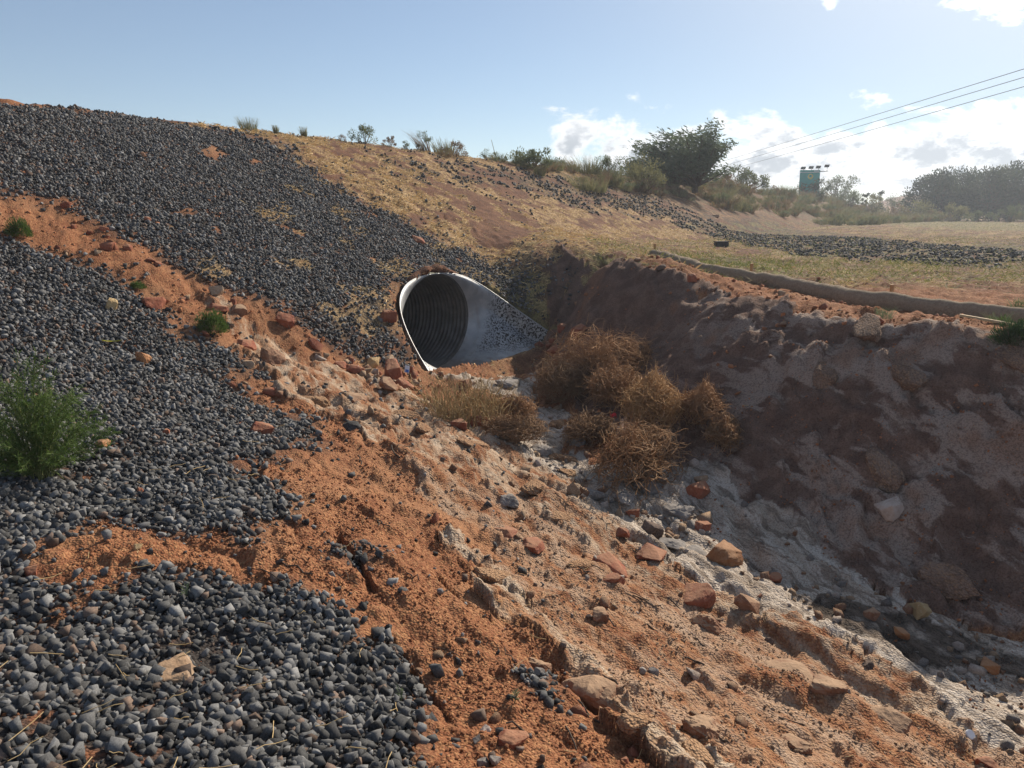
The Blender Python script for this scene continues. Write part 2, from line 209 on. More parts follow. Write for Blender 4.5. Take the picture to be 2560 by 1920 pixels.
WOOD=[(48.96,96,4.29,4.73),(48.75,92,4.62,5.35),(52.74,95,5.3,5.37),(56.35,98,4.92,5.74),(53.56,90,4.77,5.46),(58.31,94,5.25,5.89),(57.83,90,5.02,5.97),(63.4,95,5.83,6.03),(58.2,108,4.22,5.47),(64.04,106,4.73,6.38)]
VEG=[(-5.23,16.38,0.382,0.207,'tuft','green grass tuft alone on the crest above the straw'),
(-4.89,17.07,0.133,0.116,'tuft','tiny grass sprig on the crest right of the green tuft'),
(-4.47,17.68,0.155,0.172,'tuft','thin leaning grass sprig on the crest'),
(-3.51,19.72,0.749,0.442,'shrub','grey-green shrub with a taller left side on the crest'),
(-3.90,18.82,0.220,0.147,'dry','small brown tuft on the crest left of the grey-green shrub'),
(-3.02,20.35,0.437,0.218,'dry','brown dry tuft on the crest right of the grey-green shrub'),
(-2.68,21.03,0.349,0.205,'shrub','low grey-green bush on the crest before the plumed one'),
(-2.33,21.66,0.486,0.486,'shrub','round green bush under a leaning grass plume on the crest'),
(-1.87,22.50,0.660,0.330,'tuft','grass clump between two bushes on the crest'),
(-2.32,21.77,0.425,0.659,'plume','tall pale grass plume leaning left on the crest'),
(-1.53,22.39,0.700,0.416,'dry','brown-green bush on the crest left of the thin stalk'),
(-0.67,24.08,0.518,0.330,'shrub','green bush at the foot of the thin stalk'),
(0.75,25.56,1.567,0.702,'spiky','dark spiky shrub where the crest starts to fall'),
(0.85,24.76,0.413,0.243,'tuft','small grey tuft under the dark spiky shrub'),
(2.68,29.47,1.374,0.492,'tuft','beige grass mound left of the leafy shrub'),
(3.49,29.44,1.159,0.927,'shrub','tall leafy green shrub left of the round olive bush'),
(2.26,25.79,0.915,0.331,'tuft','low pale green tuft on the slope below the grass mound'),
(2.72,26.27,0.855,0.337,'tuft','low green tuft beside the round olive bush'),
(5.09,31.29,1.774,1.142,'olive','large round olive bush in front of the windswept tree'),
(6.26,36.93,1.634,0.726,'shrub','dark bush half hidden between the olive bush and the tree'),
(9.26,42.10,1.658,1.078,'olive','olive bush under the right half of the windswept tree'),
(14.76,51.89,3.198,1.330,'shrub','broad green bush right of the windswept tree'),
(12.24,47.79,1.648,0.800,'dry','brownish scrub at the right foot of the windswept tree'),
(28.84,77.71,2.534,1.613,'darkbush','dark bush in front of the green signboard'),
(37.26,93.04,3.864,2.944,'shrub','feathery tree-like bush right of the green signboard'),
(40.16,95.00,1.157,2.668,'darkbush','small dark round bush right of the feathery one'),
(43.66,100.00,1.218,3.471,'darkbush','left one of two dark far bushes'),
(46.06,102.00,2.070,3.826,'darkbush','right one of two dark far bushes'),
(49.81,105.00,3.729,3.803,'shrub','grey-green bush below the far hill'),
(39.16,88.00,3.572,2.937,'olive','olive bush at the far end of the scrub slope'),
(35.28,85.00,3.019,1.916,'shrub','low bush behind the scrub slope'),
(42.47,84.00,3.836,2.591,'olive','rounded olive bush at the left front of the wood'),
(43.89,80.00,3.856,1.832,'olive','pale olive bush in front of the wood'),
(44.17,76.00,3.085,1.285,'shrub','low green bush in front of the wood'),
(45.59,74.00,3.379,1.696,'shrub','green bush at the right front of the wood'),
(45.62,72.00,1.461,1.076,'olive','olive bush at the right picture edge'),
(43.17,82.00,2.912,1.274,'dry','brownish bush at the foot of the wood'),
(43.28,90.00,2.740,2.058,'dry','dry bush left of the wood')]
NEAR=[(-2.70,4.30,0.778,0.686,'feather','feathery bright green plant standing in the gravel at the left edge'),
(-5.06,8.25,0.272,0.189,'cushion','small green cushion plant at the left end of the bare red strip'),
(-3.02,7.90,0.356,0.234,'cushion','domed bright green cushion plant at the edge of the pale ledge'),
(-3.90,8.23,0.175,0.075,'cushion','flat green plant on the bare red strip'),
(4.20,6.51,0.368,0.194,'cushion','dark green leafy plant on the lip at the right edge'),
(4.40,7.06,0.252,0.123,'sprig','thin green plant behind the dark green leafy one'),
(3.64,7.66,0.187,0.117,'sprig','pale green weed in front of the sediment roll'),
(5.95,9.21,0.281,0.122,'sprig','green weed behind the sediment roll at the right edge'),
(-1.40,3.12,0.069,0.058,'seedling','grey-green seedling in the near gravel'),
(-0.42,2.65,0.060,0.075,'seedling','grey-green seedling at the right tip of the near gravel'),
(0.01,2.82,0.064,0.048,'seedling','tiny seedling on the lower red slope')]
ROLL=[(2.46,13.9),(2.58,13.53),(2.75,13.0),(2.95,12.2),(3.23,11.88),(3.54,11.5),(3.77,10.96),(3.94,10.5),(4.08,10.05),(4.2,9.6),(4.51,9.34),(4.84,9.05),(5.15,8.79),(5.52,8.45),(5.9,8.25)]
STAKES=[(2.77,15.5),(3.72,12.34),(4.64,9.66)]
AT_BOX=(5.32, 20.34, 0.326)
AT_LATH0=(4.04, 7.09, 0.036)
AT_LATH1=(4.24, 6.79, 0.035)
AT_CARD=(-1.29, 9.51, 0.098)
AT_REDLIT=(1.05, 7.99, 0.084)
AT_CAP=(2.37, 3.61, 0.05)
AT_STALK=(-0.48, 24.97, 0.122)
AT_LEAF=(-3.54, 6.89, 0.177)
AT_WLINE=(10.62, 44.95, 0.221)
# ------------------------------------------------------------------ noise + terrain functions (numpy)
def _perm(seed):
    r = np.random.default_rng(seed)
    p = r.permutation(256); return np.concatenate([p, p, p])
_PC = {}
def perlin(x, y, seed=0):
    if seed not in _PC:
        a = np.random.default_rng(seed + 999).uniform(0, 2*np.pi, 256)
        _PC[seed] = (_perm(seed), np.cos(a), np.sin(a))
    P, GX, GY = _PC[seed]
    x = np.asarray(x, float); y = np.asarray(y, float)
    xi = np.floor(x).astype(int); yi = np.floor(y).astype(int)
    xf = x - xi; yf = y - yi
    u = xf*xf*xf*(xf*(xf*6-15)+10); v = yf*yf*yf*(yf*(yf*6-15)+10)
    xi &= 255; yi &= 255
    def g(ix, iy, dx, dy):
        h = P[P[ix & 255] + (iy & 255)]
        return GX[h]*dx + GY[h]*dy
    a = g(xi, yi, xf, yf); b = g(xi+1, yi, xf-1, yf)
    c = g(xi, yi+1, xf, yf-1); d = g(xi+1, yi+1, xf-1, yf-1)
    return ((a+(b-a)*u) + ((c+(d-c)*u)-(a+(b-a)*u))*v)*1.5
def fbm(x, y, oct=4, seed=0, gain=.5):
    s = 0; a = 1; f = 1
    for i in range(oct):
        s = s + a*perlin(x*f, y*f, seed+i); a *= gain; f *= 2.03
    return s
def worley(x, y, seed=0):
    """distance to nearest jittered cell point, and a random number of that cell"""
    if ('w', seed) not in _PC:
        r = np.random.default_rng(seed+77)
        _PC[('w', seed)] = (_perm(seed+5), r.random(256), r.random(256), r.random(256))
    P, JX, JY, RR = _PC[('w', seed)]
    x = np.asarray(x, float); y = np.asarray(y, float)
    xi = np.floor(x).astype(int); yi = np.floor(y).astype(int)
    best = np.full(x.shape, 9.); rid = np.zeros(x.shape)
    for i in (-1, 0, 1):
        for j in (-1, 0, 1):
            h = P[P[(xi+i) & 255] + ((yi+j) & 255)]
            d = (xi+i+JX[h]-x)**2 + (yi+j+JY[h]-y)**2
            m = d < best
            best = np.where(m, d, best); rid = np.where(m, RR[h], rid)
    return np.sqrt(best), rid
def sstep(a, b, x):
    t = np.clip((x-a)/(b-a), 0, 1); return t*t*(3-2*t)
def smax(a, b, k):
    h = np.clip(.5+.5*(a-b)/k, 0, 1); return b+(a-b)*h+k*h*(1-h)
def smin(a, b, k): return -smax(-a, -b, k)

_C = np.array(CTRL)
def _tps_fit():
    n = len(_C); d = np.sqrt(((_C[:, None, :2]-_C[None, :, :2])**2).sum(-1))
    K = np.where(d > 0, d*d*np.log(d+1e-9), 0) + np.eye(n)*.02
    A = np.zeros((n+3, n+3)); A[:n, :n] = K; A[:n, n] = 1; A[:n, n+1:] = _C[:, :2]; A[n, :n] = 1; A[n+1:, :n] = _C[:, :2].T
    return np.linalg.solve(A, np.concatenate([_C[:, 2], np.zeros(3)]))
_TW = _tps_fit()
def low(x, y):
    n = len(_C); s = _TW[n]+_TW[n+1]*x+_TW[n+2]*y
    for i in range(n):
        d2 = (x-_C[i, 0])**2+(y-_C[i, 1])**2+1e-12
        s = s+_TW[i]*.5*d2*np.log(d2)
    return s
# embankment: crest line through (-7.6, 11.7) running along (.483, .876)
def emb_d(x, y): return .876*(x+7.6)-.483*(y-11.7)
def emb(x, y):
    d = emb_d(x, y)
    z = 4.05-.5*d
    z = smin(z, 4.05+.02*d, .5)
    z = z-.5*np.maximum(d-5.6, 0)
    return np.where(d < -6, z-.35*np.maximum(-d-6, 0), z)
# culvert frame: o = invert at the pipe end, u outward along the axis, v to the side
CUL = dict(x=-1.162, y=12.1, a=-.5499, r=.7225, rv=.86, l=1.1565, w=1.7426, h=.35, b1=.9823, b2=1.2259, b3=1.1413, u2=.03)
_ca, _sa = math.cos(CUL['a']), math.sin(CUL['a'])
def cul_uv(x, y):
    dx = x-CUL['x']; dy = y-CUL['y']
    return dx*_ca+dy*_sa, -dx*_sa+dy*_ca
def cul_xy(u, v): return CUL['x']+u*_ca-v*_sa, CUL['y']+u*_sa+v*_ca
def cul_edge(t):
    b0, b1, b2, b3 = (1-t)**3, 3*t*(1-t)**2, 3*t*t*(1-t), t**3
    return (b2*CUL['u2']+b3*CUL['l'], b1*CUL['b1']+b2*CUL['b2']+b3*CUL['w'], b0*2*CUL['r']+b1*2*CUL['r']+b2*CUL['b3']+b3*CUL['h'])
_et = np.linspace(0, 1, 60); _eu, _ev, _ez = cul_edge(_et)
def base(x, y):
    """smooth ground height"""
    x = np.asarray(x, float); y = np.asarray(y, float)
    r = np.hypot(x, y)
    lo = low(x, y)
    far = 1.75 + sstep(90, 400, r)*2.0
    w = sstep(55, 110, r)
    lo = lo*(1-w)+far*w
    # damp the spline behind the camera
    wb = sstep(6, 14, -y); lo = lo*(1-wb)+.9*wb
    z = smax(emb(x, y), lo, .25)
    # long low hill far off to the right
    az = np.degrees(np.arctan2(x, y))
    z = z+sstep(150, 280, r)*8.5*np.exp(-((az-31)/6.5)**2)*(1-.6*sstep(400, 900, r))
    return z
def pit(x, y, z):
    """press the ground down inside the flared outlet apron; lift it to the apron edge just outside"""
    u, v = cul_uv(x, y); av = np.abs(v)
    ev = np.interp(u, _eu, _ev); ez = np.interp(u, _eu, _ez)
    inside = (u > .05) & (u < CUL['l']) & (av < np.maximum(ev+.085, CUL['rv']*1.17*(u < .3)))
    sed = -.03+.24*sstep(.62, 1.2, u+.10*v)+.02*perlin(x*5, y*5, 71)
    near = np.exp(-np.maximum(av-ev, 0)/.25)*((u > -.02) & (u < CUL['l']+.02))
    zo = z*(1-near)+np.minimum(z, ez-.03+.5*np.maximum(av-ev, 0))*near
    over = (u > -.8) & (u <= .05) & (av < CUL['rv']*1.1)
    zo = np.where(over, np.maximum(zo, CUL['r']+(CUL['r']+.05)*np.sqrt(np.maximum(1-(v/(CUL['rv']+.05))**2, 0))+.03), zo)
    return np.where(inside, sed, zo), inside
# ------------------------------------------------------------------ zones, detailed height, ground sheet
def inpoly(x, y, pl):
    c = np.zeros(x.shape, bool); n = len(pl); j = n-1
    for i in range(n):
        xi, yi = pl[i]; xj, yj = pl[j]
        if yi != yj:
            c ^= ((yi > y) != (yj > y)) & (x < (xj-xi)*(y-yi)/(yj-yi)+xi)
        j = i
    return c.astype(float)
def zones(x, y, soft=False):
    x = np.asarray(x, float); y = np.asarray(y, float)
    r = np.hypot(x, y)
    a = np.clip(r*.022, .05, 1.0)
    wx = x+a*(fbm(x*2.2, y*2.2, 3, 11)); wy = y+a*(fbm(x*2.2, y*2.2, 3, 21))
    wx2 = x+2.2*a*fbm(x*1.1, y*1.1, 4, 31); wy2 = y+2.2*a*fbm(x*1.1, y*1.1, 4, 41)
    Z = {k: inpoly(wx, wy, ZONES[k]) for k in ('gravel_up', 'gravel_low', 'gravel_bit1', 'gravel_bit2', 'pale_a', 'pale_b', 'bank')}
    Z.update({k: inpoly(wx2, wy2, ZONES[k]) for k in ('pale_ledge', 'tan_slope', 'sand', 'dark_sed', 'red_strip', 'gravel_band', 'gravel_band2', 'green_a', 'green_b', 'scrub')})
    if soft:      # gravel thins out towards its edges
        jr = np.random.default_rng(4); sg = np.clip(r*.03, .09, .4)
        for kx in ('gravel_up', 'gravel_low', 'gravel_bit1', 'gravel_bit2'):
            acc = Z[kx]*1.
            for q in range(8):
                acc = acc+inpoly(wx+sg*math.cos(q*.785+.2)*(1 if q % 2 else .5), wy+sg*math.sin(q*.785+.2)*(1 if q % 2 else .5), ZONES[kx])
            Z[kx] = acc/9.
    d = emb_d(x, y)
    streak = fbm((x*.876-y*.483)*1.6, (x*.483+y*.876)*.35, 4, 51)      # bands that run along the embankment
    fine = fbm(x*2.5, y*2.5, 3, 61)
    right = sstep(-.2, .8, d-5.2+.4*fine)*(sstep(10.5, 12.5, y))*(1-Z['bank'])       # level ground beyond the bank
    meadow = np.clip(right+sstep(24, 30, y)*(d > 4), 0, 1)
    upper = (d < 5.6)*sstep(11.0, 12.5, y+.35*x)*(1-Z['gravel_up'])
    straw = upper*sstep(-.30, .25, streak+.9*fine+.12)
    straw = np.maximum(straw*(1-.95*Z['red_strip']), .85*meadow*sstep(-.25, .4, streak+.8*fine))
    gband = np.maximum(Z['gravel_band'], Z['gravel_band2'])*sstep(-.85, .0, streak+.7*fine)
    # straw blown thinly over the upper gravel
    gu = Z['gravel_up']; thin = gu*sstep(.45, .8, fbm(x*1.3, y*1.3, 4, 81)+.12*(x+4))*(y > 9)*(x > -4.6)
    straw = straw*(1-.7*sstep(27, 38, y)*(d < 5.2))
    straw = np.maximum(straw*(1-.6*gband), thin*.75)
    bare = sstep(.62, .8, fbm(x*.9+7, y*.9, 3, 91))
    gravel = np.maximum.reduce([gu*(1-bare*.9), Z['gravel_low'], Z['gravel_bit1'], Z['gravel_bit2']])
    green = np.maximum(Z['green_a'], Z['green_b'])+.75*meadow*sstep(-.25, .5, fbm(x*.5, y*.8, 3, 101))
    pale = np.maximum.reduce([Z['pale_ledge'], Z['pale_a'], Z['pale_b'], .62*Z['tan_slope']])
    return dict(gravel=gravel, gband=gband, straw=np.clip(straw, 0, 1)*(1-Z['bank']*.8), pale=pale, sand=Z['sand'], dark=Z['dark_sed'],
                green=np.clip(green, 0, 1), scrub=Z['scrub'], bank=Z['bank'], meadow=meadow, upper=np.clip(np.maximum(upper, meadow), 0, 1)*(1-Z['bank']))
def height(x, y, Z=None):
    x = np.asarray(x, float); y = np.asarray(y, float)
    if Z is None: Z = zones(x, y)
    r = np.hypot(x, y)
    z = base(x, y)
    nf = 1/(1+(r/30)**2)
    z = z+.05*fbm(x*.8, y*.8, 3, 3)*nf*(1-.6*Z['gravel'])
    s = x*.5-y*.866; n = x*.866+y*.5           # along / across the channel
    lump = np.maximum.reduce([sstep(.45, 1., Z['pale'])*.75+.25*Z['pale'], .95*Z['bank'], .7*Z['sand']*(1-.5*Z['dark_sed'] if 'dark_sed' in Z else 1)])
    sw = s+.25*fbm(x*1.7, y*1.7, 2, 7); nw = n+.2*fbm(x*1.9, y*1.9, 2, 8)
    d1, r1 = worley(sw*1.25, nw*2.2, 1)
    d2, r2 = worley(sw*3.2, nw*4.6, 2)
    h1 = np.clip(1-(d1/.8)**2, 0, 1)*(.3+r1); h2 = np.clip(1-(d2/.85)**2, 0, 1)*(.2+r2)
    z = z+lump*((.10-.035*Z['bank'])*h1+.035*h2-.04)
    # hard ledges on the shaded bank
    d5, r5 = worley(sw*5, nw*7, 5)
    z = z+Z['bank']*(.07*np.abs(perlin(sw*1.3, nw*3.2, 15))-.02+.035*fbm(x*5, y*5, 4, 16)+(.03+.03*sstep(-1.3, .4, .8*x-.3*y))*np.clip(1-(d5/.7)**2, 0, 1)*(r5 > .35)*r5)
    # eroded red slope: shelves, hollows and crumbs
    dirt = np.clip(1-Z['gravel']-Z['sand']-.6*Z['bank'], 0, 1)*(r < 16)
    st = fbm(sw*1.1, nw*2.4, 3, 17)
    z = z+dirt*(.045*st+.030*np.abs(fbm(sw*1.6+3, nw*4., 3, 18))-.02)
    d3, r3 = worley(x*8.5, y*8.5, 3); d4, r4 = worley(x*21, y*21, 4)
    z = z+dirt*(r < 14)*(.030*np.clip(1-(d3/.55)**2, 0, 1)*(r3 > .72)*r3+.007*np.clip(1-(d4/.7)**2, 0, 1)*r4+.006*fbm(x*30, y*30, 2, 19))
    z = z+.012*Z['pale']*fbm(x*14, y*14, 3, 20)*(r < 14)
    # ribbed silt of the channel bed
    z = z+Z['sand']*(.022*fbm(s*1.5, n*7, 4, 22)+.008*fbm(x*16, y*16, 2, 23))
    z = z+Z['gravel']*.02*fbm(x*3, y*3, 2, 24)
    z = z+np.maximum(Z['straw'], Z['meadow'])*.03*fbm(x*2.2, y*2.2, 3, 25)
    # small rill where the red slope breaks towards the near gravel
    q = fbm(x*3, y*3, 2, 26)*.06
    for ax, ay, bx, by, dep, wd in RILLS:
        tx, ty = bx-ax, by-ay; L2 = tx*tx+ty*ty
        t = np.clip(((x-ax)*tx+(y-ay)*ty)/L2, 0, 1)
        dd = np.hypot(x-ax-t*tx, y-ay-t*ty)+q
        side = ((x-ax)*ty-(y-ay)*tx) > 0
        z = z-dep*np.exp(-(dd/wd)**2)*np.where(side, 1, .35)
    return z
def ground_z(x, y):
    x = np.atleast_1d(np.asarray(x, float)); y = np.atleast_1d(np.asarray(y, float))
    return pit(x, y, height(x, y))[0]
RILLS = [(-.93, 4.1, -.66, 3.55, .10, .06), (-.5, 3.15, -.25, 2.75, .06, .05), (-.2, 4.35, .1, 4.0, .06, .06), (.2, 3.35, .45, 3.05, .08, .07), (-.35, 3.9, -.2, 3.7, .06, .05)]

def mesh_np(name, V, Fq=None, Ft=None, mat=None, smooth=False):
    """mesh from numpy arrays: quads and / or triangles"""
    me = bpy.data.meshes.new(name)
    V = np.asarray(V, np.float32)
    loops = []; starts = []; tot = 0
    if Fq is not None and len(Fq):
        Fq = np.asarray(Fq, np.int32); loops.append(Fq.ravel()); starts.append(np.arange(len(Fq))*4); tot = len(Fq)*4
    if Ft is not None and len(Ft):
        Ft = np.asarray(Ft, np.int32); loops.append(Ft.ravel()); starts.append(tot+np.arange(len(Ft))*3)
    loops = np.concatenate(loops).astype(np.int32); starts = np.concatenate(starts).astype(np.int32)
    me.vertices.add(len(V)); me.vertices.foreach_set('co', V.ravel())
    me.loops.add(len(loops)); me.loops.foreach_set('vertex_index', loops)
    me.polygons.add(len(starts)); me.polygons.foreach_set('loop_start', starts)
    me.update(calc_edges=True); me.validate()
    if smooth: me.polygons.foreach_set('use_smooth', np.ones(len(me.polygons), bool))
    if mat: me.materials.append(mat)
    return me
def link(name, me, parent=None, loc=None, rot=None, scale=None, kind=None, label=None, cat=None, group=None):
    o = bpy.data.objects.new(name, me); COL.objects.link(o)
    if parent is not None: o.parent = parent
    if loc is not None: o.location = loc
    if rot is not None: o.rotation_euler = rot
    if scale is not None: o.scale = scale
    if kind: o['kind'] = kind
    if label: o['label'] = label
    if cat: o['category'] = cat
    if group: o['group'] = group
    return o

def build_ground(mat):
    az = np.radians(np.concatenate([np.linspace(-40, 40, 820), np.linspace(40, 320, 110)[1:-1]]))
    rr = np.concatenate([np.exp(np.linspace(math.log(1.25), math.log(55), 640)), np.exp(np.linspace(math.log(55), math.log(1500), 46))[1:]])
    A, R = np.meshgrid(az, rr)
    X = (R*np.sin(A)).ravel(); Y = (R*np.cos(A)).ravel()
    Z = zones(X, Y, True)
    Hh, inside = pit(X, Y, height(X, Y, Z))
    nA, nR = len(az), len(rr)
    V = np.stack([X, Y, Hh], 1)
    V = np.vstack([V, [[0, 0, float(height(np.array([0.]), np.array([0.]))[0])]]])
    i = np.arange(nR-1)[:, None]*nA; j = np.arange(nA)[None]; jn = (j+1) % nA
    Q = np.stack([i+j, i+jn, i+nA+jn, i+nA+j], -1).reshape(-1, 4)
    # open the sheet at the pipe mouth
    u, v = cul_uv(V[:, 0], V[:, 1])
    ins = np.append(inside, False)
    qi = ins[Q]; qu = u[Q]
    cut = qi.any(1) & (~qi).any(1) & (qu.min(1) < .051) & (np.abs(v[Q]).min(1) < CUL['rv']*1.0)
    Q = Q[~cut]
    T = np.stack([np.arange(nA), np.full(nA, nA*nR), (np.arange(nA)+1) % nA], 1)[:, ::-1]
    me = mesh_np('ground', V, Q, T, mat, smooth=True)
    pad = lambda a: np.append(a, 0.)
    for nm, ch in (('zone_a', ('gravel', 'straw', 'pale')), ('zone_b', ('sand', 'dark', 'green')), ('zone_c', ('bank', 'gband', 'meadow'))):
        at = me.attributes.new(nm, 'FLOAT_COLOR', 'POINT')
        at.data.foreach_set('color', np.stack([pad(Z[c]) for c in ch]+[np.ones(len(V))], 1).astype(np.float32).ravel())
    for nm in ('scrub', 'upper'):
        at = me.attributes.new(nm, 'FLOAT', 'POINT'); at.data.foreach_set('value', pad(Z[nm]).astype(np.float32))
    return link('ground', me, kind='structure', label='red earth gully slopes with gravel, straw and pale crust')

def new_mat(name):
    m = bpy.data.materials.new(name); m.use_nodes = True; return m, NT(m.node_tree)
def finish(m, t, col, rough=.9, bump=None, dist=.01, spec=.2, normal=None, metal=0., strength=1., trans=0.):
    p = t.n('ShaderNodeBsdfPrincipled', i_0=col)
    t.put(p.inputs['Roughness'], rough); p.inputs['Specular IOR Level'].default_value = spec; t.put(p.inputs['Metallic'], metal)
    if bump is not None:
        b = t.n('ShaderNodeBump', i_Strength=strength, i_Distance=dist, i_Height=bump); t.put(p.inputs['Normal'], b.outputs[0])
    out = t.n('ShaderNodeOutputMaterial')
    s = p.outputs[0]
    if trans:
        tr = t.n('ShaderNodeBsdfTranslucent', i_0=col); mx = t.n('ShaderNodeMixShader', i_0=trans); t.put(mx.inputs[1], s); t.put(mx.inputs[2], tr.outputs[0]); s = mx.outputs[0]
    t.t.links.new(s, out.inputs[0]); return m
def ground_material():
    m, t = new_mat('ground_earth')
    co = t.n('ShaderNodeTexCoord').outputs['Object']
    def attr(n): return t.n('ShaderNodeSeparateColor', i_0=t.n('ShaderNodeAttribute', attribute_name=n).outputs['Color'])
    a, b, c = attr('zone_a'), attr('zone_b'), attr('zone_c')
    scr = t.n('ShaderNodeAttribute', attribute_name='scrub').outputs['Fac']
    big = t.noise(co, 1.3, 3, .6); mid = t.noise(co, 5.5, 4, .6, .3); fine = t.noise(co, 38, 3, .65); vor = t.n('ShaderNodeTexVoronoi', i_Scale=78.); t.put(vor.inputs['Vector'], co); grit = vor.outputs['Distance']; gtint = t.n('ShaderNodeSeparateColor', i_0=vor.outputs['Color']).outputs[0]
    flow = t.noise(t.vmap(co, (2.2, .55, 1), (0, 0, math.radians(-30))), 3.2, 4, .6, .5)
    # red earth
    red = t.mix(t.step(mid, .3, .72), RED1, RED2)
    red = t.mix(t.m('MULTIPLY', t.step(big, .45, .72), .75), red, RED3)
    red = t.mix(t.m('MULTIPLY', t.step(fine, .5, .72), .55), red, (.43, .215, .10))
    red = t.mix(t.m('MULTIPLY', t.step(gtint, .45, 1.), .75), red, (.43, .225, .108))
    red = t.mix(t.m('MULTIPLY', t.step(fine, .46, .28), .6), red, (.16, .06, .03))
    # pale lime crust
    pal = t.mix(t.step(flow, .35, .68), (.33, .215, .135), (.48, .38, .285))
    pal = t.mix(t.m('MULTIPLY', t.step(mid, .52, .72), .8), pal, (.34, .165, .085))
    pal = t.mix(t.m('MULTIPLY', t.step(gtint, .5, 1.), .5), pal, (.43, .28, .16))
    pal = t.mix(t.m('MULTIPLY', t.step(fine, .48, .30), .5), pal, (.24, .14, .085))
    col = t.mix(t.m('MULTIPLY', a.outputs[2], t.step(t.m('ADD', flow, t.m('MULTIPLY', t.m('SUBTRACT', mid, .5), .8)), .34, .58)), red, pal)
    # upper slope and level ground are coloured a darker, browner red
    up = t.n('ShaderNodeAttribute', attribute_name='upper').outputs['Fac']
    dr = t.mix(t.step(mid, .35, .66), (.10, .046, .032), (.19, .09, .053)); dr = t.mix(t.m('MULTIPLY', t.step(gtint, .6, 1.), .5), dr, (.32, .20, .12))
    col = t.mix(t.m('MULTIPLY', up, .9), col, dr)
    # shaded bank: dull mauve-brown grit with pale crust showing through in plates
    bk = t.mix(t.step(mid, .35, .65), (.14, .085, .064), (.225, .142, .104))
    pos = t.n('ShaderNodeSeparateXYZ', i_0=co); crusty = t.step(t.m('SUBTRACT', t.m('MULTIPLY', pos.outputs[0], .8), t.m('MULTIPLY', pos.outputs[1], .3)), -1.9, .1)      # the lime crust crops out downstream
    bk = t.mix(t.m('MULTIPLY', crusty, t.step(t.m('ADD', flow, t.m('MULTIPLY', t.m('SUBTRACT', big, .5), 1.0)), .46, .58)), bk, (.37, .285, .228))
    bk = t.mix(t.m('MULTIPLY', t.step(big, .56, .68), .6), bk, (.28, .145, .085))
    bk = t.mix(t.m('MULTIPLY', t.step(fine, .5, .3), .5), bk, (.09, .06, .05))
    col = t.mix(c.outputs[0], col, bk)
    # silt bed
    sd = t.mix(t.step(flow, .3, .7), (.40, .32, .245), (.62, .54, .455))
    sd = t.mix(t.m('MULTIPLY', t.step(t.noise(t.vmap(co, (6, .9, 1), (0, 0, math.radians(-30))), 3, 3, .65, .6), .47, .62), .8), sd, (.19, .145, .11))
    col = t.mix(t.m('MULTIPLY', b.outputs[0], t.step(t.m('ADD', t.m('MULTIPLY', flow, .6), t.m('MULTIPLY', big, .5)), .28, .46)), col, sd)
    dk = t.mix(t.step(flow, .42, .66), (.06, .047, .037), (.19, .145, .11))
    col = t.mix(t.m('MULTIPLY', b.outputs[1], t.step(t.m('ADD', t.m('MULTIPLY', mid, .6), t.m('MULTIPLY', flow, .5)), .38, .56)), col, dk)
    # under the stones
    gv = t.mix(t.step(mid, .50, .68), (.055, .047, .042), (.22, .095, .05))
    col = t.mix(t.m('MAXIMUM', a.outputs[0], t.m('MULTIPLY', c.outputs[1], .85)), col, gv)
    # straw, meadow, scrub
    st = t.mix(t.step(fine, .3, .7), (.22, .13, .065), (.66, .465, .235))
    col = t.mix(t.m('MULTIPLY', a.outputs[1], t.step(t.m('ADD', t.m('MULTIPLY', mid, .6), t.m('MULTIPLY', fine, .5)), .43, .62)), col, st)
    gr = t.mix(t.step(mid, .35, .7), (.13, .14, .045), (.26, .235, .095))
    col = t.mix(t.m('MULTIPLY', b.outputs[2], t.step(mid, .36, .6)), col, gr)
    sc_ = t.mix(t.step(mid, .35, .65), (.115, .095, .05), (.17, .12, .07))
    col = t.mix(t.m('MULTIPLY', scr, t.step(big, .35, .6)), col, sc_)
    col = t.mix(t.m('MULTIPLY', t.step(grit, .45, .75), .45), col, (.35, .28, .24), 'MULTIPLY')
    h = t.m('ADD', t.m('MULTIPLY', fine, 1.), t.m('MULTIPLY', grit, -.55))
    return finish(m, t, col, .95, h, .02, .12, strength=.8)
RED1, RED2, RED3 = (.20, .076, .037), (.32, .135, .065), (.37, .195, .105)
ground = build_ground(ground_material())
